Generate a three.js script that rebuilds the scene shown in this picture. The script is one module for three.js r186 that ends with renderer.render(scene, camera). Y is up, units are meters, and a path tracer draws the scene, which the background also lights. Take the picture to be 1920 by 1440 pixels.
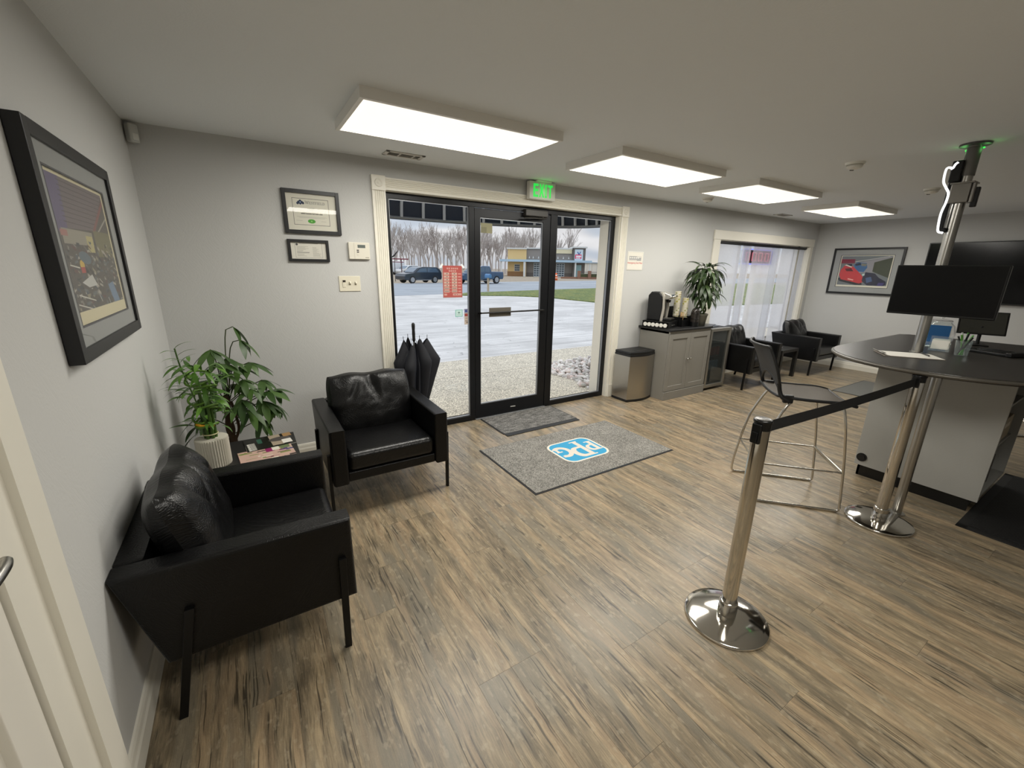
import * as THREE from 'three';
import { RoundedBoxGeometry } from 'three/addons/geometries/RoundedBoxGeometry.js';
import { mergeGeometries, toCreasedNormals } from 'three/addons/utils/BufferGeometryUtils.js';
import { RectAreaLightUniformsLib } from 'three/addons/lights/RectAreaLightUniformsLib.js';
import { FontLoader } from 'three/addons/loaders/FontLoader.js';
import { TextGeometry } from 'three/addons/geometries/TextGeometry.js';

RectAreaLightUniformsLib.init();
const scene = new THREE.Scene();
const renderer = new THREE.WebGLRenderer({ antialias: true });
renderer.toneMapping = THREE.LinearToneMapping;
renderer.toneMappingExposure = 1.0;
renderer.shadowMap.enabled = true;

// ---------- camera (ultra-wide phone lens, tilted down, slight roll) ----------
const camera = new THREE.PerspectiveCamera(2 * Math.atan(720 / 781.594) * 180 / Math.PI, 4 / 3, 0.05, 600);
camera.position.set(0.48366, 1.57519, 3.66557);
camera.rotation.set(-0.27348, -0.5665, 0.01797, 'YXZ');
scene.add(camera);

// ---------- seeded randomness and noise ----------
function rng(seed) { let a = seed >>> 0; return () => { a = (a + 0x6D2B79F5) >>> 0; let t = a; t = Math.imul(t ^ (t >>> 15), t | 1); t ^= t + Math.imul(t ^ (t >>> 7), t | 61); return ((t ^ (t >>> 14)) >>> 0) / 4294967296; }; }
const NT = (() => { const r = rng(77), t = new Float32Array(65536); for (let i = 0; i < 65536; i++) t[i] = r(); return t; })();
const hsh = (x, y) => NT[((x & 255) << 8) | (y & 255)];
function noise(x, y) { const xi = Math.floor(x), yi = Math.floor(y); let u = x - xi, v = y - yi; u = u * u * (3 - 2 * u); v = v * v * (3 - 2 * v);
  const a = hsh(xi, yi), b = hsh(xi + 1, yi), c = hsh(xi, yi + 1), d = hsh(xi + 1, yi + 1); return a + (b - a) * u + (c - a) * v + (a - b - c + d) * u * v; }
function fbm(x, y, o = 4) { let s = 0, a = 0.5, t = 0; for (let i = 0; i < o; i++) { s += a * noise(x, y); t += a; a *= 0.5; x = x * 2.03 + 17.1; y = y * 2.03 + 9.7; } return s / t; }
const clamp = (x, a = 0, b = 1) => Math.min(b, Math.max(a, x)), lerp = (a, b, t) => a + (b - a) * t, smooth = (a, b, x) => { const t = clamp((x - a) / (b - a)); return t * t * (3 - 2 * t); };
const PI = Math.PI, V = (x, y, z) => new THREE.Vector3(x, y, z);

// ---------- sky: even grey overcast, brighter towards the zenith ----------
const SKY = 0.66;
{
  const w = 1024, h = 512, d = new Float32Array(w * h * 4);
  for (let j = 0; j < h; j++) for (let i = 0; i < w; i++) {
    const el = ((j + 0.5) / h - 0.5) * PI, az = (i / w) * 2 * PI, s = Math.max(0, Math.sin(el));
    const r = 1 / (s + 0.12), px = Math.cos(az) * r * 1.3 + 40, py = Math.sin(az) * r * 1.3 + 40;
    const c = fbm(px * 1.1, py * 1.1, 5), c2 = fbm(px * 0.5 + 7, py * 0.5 + 3, 3);
    const L = SKY * (1 + 2.0 * s) * (0.78 + 0.44 * smooth(0.3, 0.72, c * 0.65 + c2 * 0.35));
    const t = smooth(0.35, 0.65, c), o = (j * w + i) * 4;
    d[o] = L * lerp(0.86, 1.0, t); d[o + 1] = L * lerp(0.95, 1.0, t); d[o + 2] = L * lerp(1.08, 1.02, t); d[o + 3] = 1;
  }
  const t = new THREE.DataTexture(d, w, h, THREE.RGBAFormat, THREE.FloatType);
  t.mapping = THREE.EquirectangularReflectionMapping; t.magFilter = THREE.LinearFilter; t.minFilter = THREE.LinearFilter; t.needsUpdate = true;
  scene.background = t;
}
const LAMP = 15, LAMP_COLOR = new THREE.Color().setRGB(1.0, 0.97, 0.895);

// ---------- building helpers ----------
const taken = new Map();
function numbered(n) { const k = taken.get(n) ?? 0; taken.set(n, k + 1); return k ? n + '_' + String(k).padStart(3, '0') : n; }
function G(list) { list = [].concat(list); if (list.length === 1) return list[0];
  const noIdx = list.map((g) => { const q = g.index ? g.toNonIndexed() : g; for (const k of Object.keys(q.attributes)) if (!['position', 'normal', 'uv'].includes(k)) q.deleteAttribute(k);
    if (!q.attributes.uv) q.setAttribute('uv', new THREE.BufferAttribute(new Float32Array(q.attributes.position.count * 2), 2)); return q; });
  return mergeGeometries(noIdx); }
function mesh(name, geo, mat, parent, label) { const m = new THREE.Mesh(G(geo), mat); m.name = name; m.castShadow = m.receiveShadow = true; parent.add(m); if (label) m.userData.label = label; return m; }
function thing(name, label, category, pos = [0, 0, 0], turn = 0, group) { const o = new THREE.Group(); o.name = numbered(name); o.position.set(...pos); o.rotation.y = turn; o.userData = { label, category }; if (group) o.userData.group = group; scene.add(o); return o; }
function single(name, geo, mat, label, category, group) { const m = mesh(numbered(name), geo, mat, scene); m.userData = { label, category }; if (group) m.userData.group = group; return m; }
function struct(name, label, category, geo, mat) { let o; if (geo) o = mesh(numbered(name), geo, mat, scene); else { o = new THREE.Group(); o.name = numbered(name); scene.add(o); } o.userData = { kind: 'structure', label, category }; return o; }
function copyOf(o, pos, turn, label, group) { const c = o.clone(); c.name = numbered(o.name.replace(/_\d{3}$/, '')); c.position.set(...pos); c.rotation.y = turn; c.userData = { ...o.userData }; if (label) c.userData.label = label; if (group) c.userData.group = group; scene.add(c); return c; }
// box from min corner to max corner; r rounds the edges
function bx(x0, y0, z0, x1, y1, z1, r = 0, s = 2) { const w = Math.abs(x1 - x0), h = Math.abs(y1 - y0), d = Math.abs(z1 - z0); const g = r ? new RoundedBoxGeometry(w, h, d, s, Math.min(r, w / 2.01, h / 2.01, d / 2.01)) : new THREE.BoxGeometry(w, h, d); g.translate((x0 + x1) / 2, (y0 + y1) / 2, (z0 + z1) / 2); return g; }
function cyl(r0, r1, h, x, y, z, s = 24) { const g = new THREE.CylinderGeometry(r1, r0, h, s); g.translate(x, y + h / 2, z); return g; }   // r0 bottom, r1 top, y bottom
function bar(a, b, r, s = 8, r2 = r) { a = Array.isArray(a) ? V(...a) : a; b = Array.isArray(b) ? V(...b) : b; const d = b.clone().sub(a), g = new THREE.CylinderGeometry(r2, r, d.length(), s); g.applyQuaternion(new THREE.Quaternion().setFromUnitVectors(V(0, 1, 0), d.clone().normalize())); g.translate(...a.clone().add(b).multiplyScalar(0.5).toArray()); return g; }
function tube(pts, r, seg = 32, rad = 8, closed = false, tension = 0.5) { return new THREE.TubeGeometry(new THREE.CatmullRomCurve3(pts.map((p) => V(...p)), closed, 'catmullrom', tension), seg, r, rad, closed); }
function lathe(pts, s = 32) { return new THREE.LatheGeometry(pts.map((p) => new THREE.Vector2(...p)), s); }
function shapeOf(pts, holes = []) { const s = new THREE.Shape(pts.map((p) => new THREE.Vector2(...p))); for (const h of holes) s.holes.push(new THREE.Path(h.map((p) => new THREE.Vector2(...p)))); return s; }
function extr(pts, depth, bevel = 0, holes = [], bs = 2) { const g = new THREE.ExtrudeGeometry(shapeOf(pts, holes), { depth: depth - 2 * bevel, bevelEnabled: bevel > 0, bevelSize: bevel, bevelThickness: bevel, bevelOffset: -bevel, bevelSegments: bs, curveSegments: 12, steps: 1 }); g.translate(0, 0, bevel); return g; }
function param(fn, nu, nv) { const p = [], uv = [], ix = []; for (let j = 0; j <= nv; j++) for (let i = 0; i <= nu; i++) { p.push(...fn(i / nu, j / nv)); uv.push(i / nu, j / nv); }
  for (let j = 0; j < nv; j++) for (let i = 0; i < nu; i++) { const a = j * (nu + 1) + i, b = a + 1, c = a + nu + 1, d = c + 1; ix.push(a, b, d, a, d, c); }
  const g = new THREE.BufferGeometry(); g.setAttribute('position', new THREE.Float32BufferAttribute(p, 3)); g.setAttribute('uv', new THREE.Float32BufferAttribute(uv, 2)); g.setIndex(ix); g.computeVertexNormals(); return g; }
// a sheet with thickness t along its normals, closed round the border
function shell(fn, nu, nv, t) { const a = param(fn, nu, nv), pos = a.attributes.position, nor = a.attributes.normal, n = pos.count, p = [], uv = [], ix = [];
  for (const s of [0.5, -0.5]) for (let i = 0; i < n; i++) { p.push(pos.getX(i) + nor.getX(i) * t * s, pos.getY(i) + nor.getY(i) * t * s, pos.getZ(i) + nor.getZ(i) * t * s); uv.push(a.attributes.uv.getX(i), a.attributes.uv.getY(i)); }
  const I = a.index.array; for (let i = 0; i < I.length; i += 3) { ix.push(I[i], I[i + 1], I[i + 2], n + I[i], n + I[i + 2], n + I[i + 1]); }
  const border = []; for (let i = 0; i < nu; i++) border.push([i, i + 1]); for (let j = 0; j < nv; j++) border.push([j * (nu + 1) + nu, (j + 1) * (nu + 1) + nu]); for (let i = nu; i > 0; i--) border.push([nv * (nu + 1) + i, nv * (nu + 1) + i - 1]); for (let j = nv; j > 0; j--) border.push([j * (nu + 1), (j - 1) * (nu + 1)]);
  for (const [x, y] of border) ix.push(y, x, n + x, y, n + x, n + y);
  const g = new THREE.BufferGeometry(); g.setAttribute('position', new THREE.Float32BufferAttribute(p, 3)); g.setAttribute('uv', new THREE.Float32BufferAttribute(uv, 2)); g.setIndex(ix); return toCreasedNormals(g, 0.7); }
// uv in metres from the dominant direction of each face
function uvBox(g, k = 1, ox = 0, oy = 0) { g = g.index ? g.toNonIndexed() : g; const p = g.attributes.position, n = g.attributes.normal, uv = new Float32Array(p.count * 2);
  for (let i = 0; i < p.count; i += 3) { let ax = 0, ay = 0, az = 0; for (let q = 0; q < 3; q++) { ax += Math.abs(n.getX(i + q)); ay += Math.abs(n.getY(i + q)); az += Math.abs(n.getZ(i + q)); }
    for (let q = 0; q < 3; q++) { const x = p.getX(i + q), y = p.getY(i + q), z = p.getZ(i + q); const [a, b] = ay >= ax && ay >= az ? [x, z] : ax >= az ? [z, y] : [x, y]; uv[(i + q) * 2] = a * k + ox; uv[(i + q) * 2 + 1] = b * k + oy; } }
  g.setAttribute('uv', new THREE.BufferAttribute(uv, 2)); return g; }
function mv(g, x, y, z) { g.translate(x, y, z); return g; }

// ---------- textures ----------
function dataTex(w, h, fn, srgb = true, wrap = true) { const d = new Uint8Array(w * h * 4); for (let y = 0; y < h; y++) for (let x = 0; x < w; x++) { const c = fn(x, y), o = (y * w + x) * 4; if (typeof c === 'number') { d[o] = d[o + 1] = d[o + 2] = clamp(c) * 255; } else { d[o] = clamp(c[0], 0, 255); d[o + 1] = clamp(c[1], 0, 255); d[o + 2] = clamp(c[2], 0, 255); } d[o + 3] = 255; }
  const t = new THREE.DataTexture(d, w, h); t.magFilter = THREE.LinearFilter; t.minFilter = THREE.LinearMipmapLinearFilter; t.generateMipmaps = true; if (srgb) t.colorSpace = THREE.SRGBColorSpace; if (wrap) t.wrapS = t.wrapT = THREE.RepeatWrapping; t.needsUpdate = true; return t; }
function canvasTex(w, h, draw) { const c = document.createElement('canvas'); c.width = w; c.height = h; const x = c.getContext('2d'); draw(x, w, h); const t = new THREE.CanvasTexture(c); t.colorSpace = THREE.SRGBColorSpace; t.needsUpdate = true; return t; }
const std = (color, roughness = 0.6, metalness = 0, o = {}) => new THREE.MeshStandardMaterial({ color, roughness, metalness, ...o });
const phy = (o) => new THREE.MeshPhysicalMaterial(o);
// tileable speckle used as fine relief
const grainTex = dataTex(256, 256, (x, y) => 0.5 * NT[(x * 256 + y) & 65535] + 0.5 * (0.5 + 0.5 * Math.sin(x * PI / 16) * Math.sin(y * PI / 16)) * NT[(y * 256 + x * 7) & 65535], false);
const peelTex = dataTex(512, 512, (x, y) => { const s = 2 * PI / 512; const a = x * s, b = y * s; return fbm(20 + 9 * Math.cos(a) + 6 * Math.cos(b), 30 + 9 * Math.sin(a) + 6 * Math.sin(b), 3); }, false);
const rep = (t, x, y = x) => { const c = t.clone(); c.repeat.set(x, y); c.needsUpdate = true; return c; };
// ================= THE ROOM =================
const H = 2.384, XR = 9.081, ZB = 6.6;
const M = {
  wall: std('#c6c6c4', 0.85, 0, { bumpMap: rep(peelTex, 3), bumpScale: 0.0006 }),
  ceiling: std('#e9ecee', 0.95, 0, { bumpMap: rep(peelTex, 4), bumpScale: 0.0006 }),
  trim: std('#e6e2d6', 0.45),
  doorWhite: std('#e3dfd5', 0.4),
  blackMetal: std('#141416', 0.42, 0.3),
  darkFrame: std('#17181b', 0.38, 0.4),
  bead: std('#8d8f91', 0.35, 0.7),
  chrome: std('#d5d1ca', 0.09, 1),
  steel: std('#b4b2ad', 0.28, 1),
  brushed: phy({ color: '#b9b5ae', roughness: 0.32, metalness: 1, anisotropy: 0.7 }),
  blackPlastic: std('#101113', 0.45),
  satinBlack: std('#0c0d0e', 0.3),
  white: std('#e8e6df', 0.5),
  paper: std('#efece3', 0.8),
  glass: phy({ color: '#ffffff', roughness: 0, transmission: 1, thickness: 0, ior: 1.5 }),
  doorGlass: phy({ color: '#ffffff', roughness: 0, transmission: 1, thickness: 0, ior: 1.5, specularIntensity: 0.4 }),
  acrylic: phy({ color: '#f4f8f8', roughness: 0.03, transmission: 0.92, thickness: 0, ior: 1.49 }),
};
// ---- floor: vinyl planks, long side towards the door ----
const PW = 0.1512, PL = 1.22, NV = 12;
const woodTex = (() => {
  const W = 2048, Hh = 2048, per = W / NV;
  const pal = []; { const r = rng(5); for (let i = 0; i < NV; i++) pal.push({ w: r(), o: r(), d: r() * 0.16 - 0.08, s: r() * 200 }); }
  return dataTex(W, Hh, (x, y) => {
    const k = Math.min(NV - 1, Math.floor(x / per)), q = pal[k], u = (x - k * per) / per * PW, v = y / Hh * PL;   // metres across, along
    const wob = (fbm(v * 2.2 + q.s, u * 4 + q.s, 2) - 0.5) * 0.03 + (fbm(v * 11 + q.s, u * 14, 2) - 0.5) * 0.009, uu = u + wob;
    const broad = fbm(uu * 22 + q.s, v * 2.0 + q.s, 3), mid = fbm(uu * 85 + q.s, v * 8 + q.s, 3), fine = fbm(uu * 430, v * 30 + q.s, 2), blot = fbm(u * 34 + q.s, v * 10 + 3 + q.s, 4), dust = noise(u * 900, v * 300);
    const t = clamp(0.5 + (broad - 0.5) * 1.0 + (mid - 0.5) * 0.75 + (fine - 0.5) * 0.6 + (blot - 0.5) * 0.7 + q.d);
    let c = [lerp(101, 168, t), lerp(91, 150, t), lerp(75, 121, t)];
    const grey = smooth(0.46, 0.7, fbm(uu * 16 + 50 + q.s, v * 2.4 + 9, 3)); c = [lerp(c[0], 118, grey * 0.6), lerp(c[1], 112, grey * 0.6), lerp(c[2], 99, grey * 0.6)];
    const warm = smooth(0.5, 0.7, fbm(uu * 22 + 90, v * 1.8 + q.s * 2, 3)); c = [lerp(c[0], 178, warm * 0.28), lerp(c[1], 148, warm * 0.28), lerp(c[2], 115, warm * 0.28)];
    const line = smooth(0.63, 0.78, fbm(uu * 190 + 11, v * 6 + q.s, 2)) * smooth(0.45, 0.62, fbm(v * 7 + q.s, uu * 30, 2)); c = c.map((a) => a * (1 - 0.4 * line));
    const kx = (hsh(k, 3) * 0.7 + 0.15) * PW, ky = (hsh(k, 9) * 0.8 + 0.1) * PL, kr = Math.hypot((u - kx) * 1.5, (v - ky) * 0.7) + (mid - 0.5) * 0.014; const knot = k % 3 ? 0 : 1 - smooth(0.003, 0.014, kr); c = c.map((a) => a * (1 - 0.3 * knot));
    const scr = smooth(0.62, 0.8, fbm(u * 70 + q.s * 3, v * 34 + 5, 3)) * 0.3; c = [lerp(c[0], 186, scr), lerp(c[1], 174, scr), lerp(c[2], 150, scr)];
    const n = (dust - 0.5) * 9; return [c[0] + n, c[1] + n, c[2] + n];
  });
})();
M.wood = std('#ffffff', 0.36, 0, { map: woodTex });
M.woodRough = M.wood;
M.subfloor = std('#2c261f', 0.9);
{
  const floor = struct('floor', 'grey brown wood-look vinyl plank floor of the waiting room', 'floor', bx(-0.15, -0.2, -0.3, XR + 0.15, -0.006, ZB + 0.15), M.subfloor);
  const cache = new Map();
  const plankGeo = (w, l, k, off) => { const key = [w.toFixed(3), l.toFixed(3), k, off.toFixed(2)].join(); if (!cache.has(key)) { const g = bx(-w / 2, -0.006, 0, w / 2, 0, l), p = g.attributes.position, uv = g.attributes.uv; for (let i = 0; i < p.count; i++) uv.setXY(i, (k + 0.01 + 0.98 * (p.getX(i) + w / 2) / PW) / NV, off + p.getZ(i) / PL); cache.set(key, g); } return cache.get(key); };
  const r = rng(12), rest = [], gap = 0.0007; let n = 0;
  for (let x = 0.003, i = 0; x < XR - 0.004; x += PW, i++) {
    const w = Math.min(PW, XR - 0.004 - x) - gap; if (w < 0.02) break;
    let z = -0.075 , st = [0.19, 0.55, 0.86, 0.37, 1.05, 0.7][(i * 5 + (i >> 2)) % 6];
    let first = true, last = -1;
    while (z < ZB - 0.01) {
      let l = first ? st : PL; first = false; l = Math.min(l, ZB - 0.003 - z); let k = Math.floor(r() * NV); if (k === last) k = (k + 5) % NV; last = k;
      const off = l < PL - 0.001 ? 0.25 : 0;
      const g = plankGeo(w, l - gap, k, off);
      // planks that the camera sees are single pieces; the rest of the room's floor behind it is one part
      if (z < 3.55 && !(x > 5.2 && z > 2.9) && n < 300) { const m = mesh('plank', g, M.wood, floor); m.position.set(x + w / 2, 0, z); n++; } else { const q = g.clone(); q.translate(x + w / 2, 0, z); rest.push(q); }
      z += l;
    }
  }
  const m = mesh('plank_field', rest, M.wood, floor); m.userData.kind = 'stuff';
}
// ---- walls and ceiling ----
const DX0 = 1.56, DX1 = 4.235, DY1 = 2.158, WX0 = 6.205, WX1 = 8.85, WY0 = 0.3, WY1 = 2.02, WT = 0.26;
struct('ceiling', 'flat off-white painted ceiling', 'ceiling', uvBox(bx(-0.2, H, -WT, XR + 0.2, H + 0.25, ZB + 0.2)), M.ceiling);
struct('wall_front', 'light grey painted wall with the glass entrance and the window', 'wall', [
  bx(-0.2, -0.2, -WT, DX0, H, 0), bx(DX0, DY1, -WT, DX1, H, 0), bx(DX1, -0.2, -WT, WX0, H, 0), bx(WX0, -0.2, -WT, WX1, WY0, 0), bx(WX0, WY1, -WT, WX1, H, 0), bx(WX1, -0.2, -WT, XR + 0.2, H, 0),
].map((g) => uvBox(g)), M.wall);
const LD0 = 2.565, LD1 = 3.46, LDH = 2.04;   // opening of the white door in the left wall
struct('wall_left', 'light grey painted wall with the white door', 'wall', [bx(-0.16, 0, 0, 0, H, LD0 - 0.02), bx(-0.16, LDH + 0.02, LD0 - 0.02, 0, H, LD1 + 0.02), bx(-0.16, 0, LD1 + 0.02, 0, H, ZB)].map((g) => uvBox(g)), M.wall);
struct('wall_right', 'light grey painted wall behind the television', 'wall', uvBox(bx(XR, 0, 0, XR + 0.16, H, ZB)), M.wall);
struct('wall_back', 'light grey painted wall closing the room', 'wall', uvBox(bx(-0.16, 0, ZB, XR + 0.16, H, ZB + 0.16)), M.wall);
// ---- baseboards ----
const baseProfile = [[0, 0], [0.016, 0], [0.016, 0.07], [0.012, 0.082], [0.010, 0.1], [0.006, 0.112], [0, 0.115]];
function baseRun(a, b, side) { const g = extr(baseProfile, b - a); // profile in x/y, runs along +z
  if (side === 'left') g.translate(0, 0, a); else if (side === 'right') { g.rotateY(PI); g.translate(XR, 0, b); } else { g.rotateY(-PI / 2); g.translate(b, 0, 0); }   // front wall: profile towards +z, runs along x
  return g; }
struct('baseboard_left', 'white moulded baseboard under the large garage print', 'baseboard', [baseRun(0.016, 2.335, 'left'), baseRun(3.5, ZB, 'left')], M.trim);
struct('baseboard_right', 'white moulded baseboard under the television wall', 'baseboard', [baseRun(0.016, ZB, 'right')], M.trim);
struct('baseboard_front', 'white moulded baseboard along the entrance wall', 'baseboard', [baseRun(0.0, 1.453, 'front'), baseRun(4.352, XR, 'front')], M.trim);
// ---- fluted casing round the entrance ----
function flutes(w, t, n) { const pts = [[0, 0], [0, t]]; const m = 0.012, s = (w - 2 * m) / n; for (let i = 0; i < n; i++) { const x = m + i * s; pts.push([x, t], [x + s * 0.14, t - 0.0045], [x + s * 0.5, t - 0.007], [x + s * 0.86, t - 0.0045]); } pts.push([w - m, t], [w, t], [w, 0]); return pts.reverse(); }
function rosette(parent, x, y, w, mat) { const b = mesh('rosette_block', bx(x, y, 0, x + w, y + w, 0.03, 0.004), mat, parent); const ring = lathe([[0, 0.006], [0.008, 0.0055], [0.012, 0.001], [0.018, 0.001], [0.022, 0.006], [0.028, 0.006], [0.033, 0]], 24); ring.rotateX(PI / 2); ring.translate(x + w / 2, y + w / 2, 0.03); mesh('rosette', ring, mat, b); }
{
  const t = struct('trim_1', 'white fluted casing with corner rosettes round the glass entrance', 'casing');
  const cw = 0.106, f = flutes(cw, 0.022, 5);
  const up = (x, y0, y1) => { const g = extr(f, y1 - y0); g.rotateX(-PI / 2); g.scale(1, 1, -1); const p = g.attributes.position; const ix = g.index; // keep faces outward after the mirror
    if (!ix) for (let i = 0; i < p.count; i += 3) for (const at of ['position', 'normal', 'uv']) { const A = g.attributes[at], n = A.itemSize; for (let c = 0; c < n; c++) { const q = A.array[i * n + c]; A.array[i * n + c] = A.array[(i + 2) * n + c]; A.array[(i + 2) * n + c] = q; } }
    g.translate(x, y0, 0); return g; };
  mesh('casing_board', up(1.453, 0.16, 2.15), M.trim, t); mesh('casing_board', up(4.246, 0.16, 2.15), M.trim, t);
  const hd = extr(flutes(0.092, 0.022, 5), 4.246 - 1.559); hd.rotateZ(PI / 2); hd.rotateY(PI / 2); // length along x
  hd.computeBoundingBox(); hd.translate(1.559 - hd.boundingBox.min.x, 2.158 - hd.boundingBox.min.y, -hd.boundingBox.min.z); mesh('head_casing', hd, M.trim, t);
  rosette(t, 1.45, 2.148, 0.112, M.trim); rosette(t, 4.243, 2.148, 0.112, M.trim);
  mesh('plinth_block', bx(1.45, 0, 0, 1.562, 0.16, 0.028, 0.003), M.trim, t); mesh('plinth_block', bx(4.243, 0, 0, 4.355, 0.16, 0.028, 0.003), M.trim, t);
  mesh('jamb_liner', [bx(1.545, 0, -0.062, 1.562, DY1, 0.001), bx(4.233, 0, -0.062, 4.25, DY1, 0.001), bx(1.545, DY1 - 0.002, -0.062, 4.25, DY1 + 0.012, 0.001)], M.trim, t);
  mesh('outer_jamb', [bx(4.188, 0, -0.262, 4.236, DY1, -0.115), bx(1.56, 0, -0.262, 1.605, DY1, -0.115)], M.trim, t);
}
// ---- window casing ----
{
  const t = struct('trim_2', 'plain white casing round the window with the sheer blind', 'casing');
  mesh('casing_board', bx(6.067, 0.2, 0, 6.215, 1.995, 0.02, 0.004), M.trim, t); mesh('casing_board', bx(8.84, 0.2, 0, 8.935, 1.995, 0.02, 0.004), M.trim, t);
  mesh('head_casing', bx(6.055, 1.995, 0, 8.945, 2.118, 0.024, 0.005), M.trim, t);
  mesh('sill_board', bx(6.03, 0.24, -0.02, 8.96, 0.27, 0.06, 0.006), M.trim, t); mesh('apron_board', bx(6.07, 0.15, 0, 8.93, 0.24, 0.018, 0.003), M.trim, t);
  mesh('jamb_liner', [bx(6.2, WY0 - 0.03, -0.2, 6.218, WY1, 0), bx(8.838, WY0 - 0.03, -0.2, 8.856, WY1, 0), bx(6.2, WY1 - 0.003, -0.2, 8.856, WY1 + 0.015, 0)], M.trim, t);
}
{
  const w = struct('window_1', 'wide window behind the sheer vertical blind', 'window');
  mesh('window_frame', [bx(6.218, WY0, -0.2, 6.268, WY1, -0.15), bx(8.788, WY0, -0.2, 8.838, WY1, -0.15), bx(6.218, WY0, -0.2, 8.838, WY0 + 0.05, -0.15), bx(6.218, WY1 - 0.05, -0.2, 8.838, WY1, -0.15), bx(7.5, WY0 + 0.05, -0.2, 7.55, WY1 - 0.05, -0.15)], M.trim, w);
  mesh('pane', bx(6.26, WY0 + 0.04, -0.178, 7.505, WY1 - 0.04, -0.172), M.glass, w); mesh('pane', bx(7.545, WY0 + 0.04, -0.178, 8.795, WY1 - 0.04, -0.172), M.glass, w);
}
// ---- storefront entrance ----
{
  const d = struct('door_1', 'black aluminium glass entrance door between two sidelights', 'door');
  const zf = -0.06, zb = -0.115, F = M.darkFrame, P = (n, ...b) => mesh(n, bx(...b, 0.003, 1), F, d);
  P('frame_jamb', 1.562, 0, zb, 1.605, DY1, zf); P('frame_jamb', 4.182, 0, zb, 4.233, DY1, zf);
  P('frame_head', 1.6, 2.108, zb, 4.19, DY1, zf);
  P('mullion', 2.347, 0, zb, 2.402, 2.11, zf); P('mullion', 3.302, 0, zb, 3.39, 2.11, zf);
  P('frame_sill', 1.6, 0, zb, 2.35, 0.058, zf); P('frame_sill', 3.388, 0, zb, 4.19, 0.058, zf);
  mesh('threshold', bx(2.4, 0, -0.16, 3.31, 0.012, -0.045, 0.004), M.bead, d);
  const leaf = mesh('door_leaf', [bx(2.406, 0.015, -0.108, 2.468, 2.1, -0.064, 0.003, 1), bx(3.206, 0.015, -0.108, 3.298, 2.1, -0.064, 0.003, 1), bx(2.46, 0.015, -0.108, 3.21, 0.162, -0.064, 0.003, 1), bx(2.46, 2.022, -0.108, 3.21, 2.1, -0.064, 0.003, 1)], F, d);
  mesh('pane', bx(2.46, 0.155, -0.089, 3.212, 2.03, -0.083), M.doorGlass, leaf);
  mesh('push_bar', [bar([2.455, 1.128, -0.03], [3.225, 1.132, -0.03], 0.0085, 10), bar([2.45, 1.128, -0.07], [2.45, 1.128, -0.025], 0.011, 10), bar([3.23, 1.132, -0.07], [3.23, 1.132, -0.025], 0.011, 10)], M.satinBlack, leaf);
  const plate = mesh('push_plate', bx(2.562, 1.083, -0.06, 2.818, 1.174, -0.05, 0.002, 1), std('#6a655c', 0.5, 0.3), leaf);
  mesh('closer', [bx(2.95, 2.068, -0.064, 3.222, 2.132, -0.01, 0.008), bar([3.17, 2.06, -0.03], [2.93, 2.046, 0.0], 0.008, 8), bar([2.93, 2.046, 0.0], [3.215, 2.058, -0.02], 0.006, 8), cyl(0.012, 0.012, 0.02, 3.17, 2.05, -0.03, 12)], std('#3b3936', 0.4, 0.3), leaf);
  mesh('lock_cylinder', [bar([2.84, 0.075, -0.066], [2.9, 0.075, -0.058], 0.006, 8)], M.steel, leaf);
  mesh('pane', bx(1.6, 0.05, -0.089, 2.352, 2.113, -0.083), M.doorGlass, d); mesh('pane', bx(3.384, 0.05, -0.089, 4.188, 2.113, -0.083), M.doorGlass, d);
  const bd = (x0, x1, y0, y1, p) => mesh('glazing_bead', [bx(x0, y0, -0.098, x0 + 0.007, y1, -0.072), bx(x1 - 0.007, y0, -0.098, x1, y1, -0.072), bx(x0, y0, -0.098, x1, y0 + 0.007, -0.072), bx(x0, y1 - 0.007, -0.098, x1, y1, -0.072)], M.bead, p);
  bd(1.604, 2.348, 0.057, 2.109, d); bd(3.389, 4.183, 0.057, 2.109, d); bd(2.467, 3.207, 0.161, 2.023, leaf);
}
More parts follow.
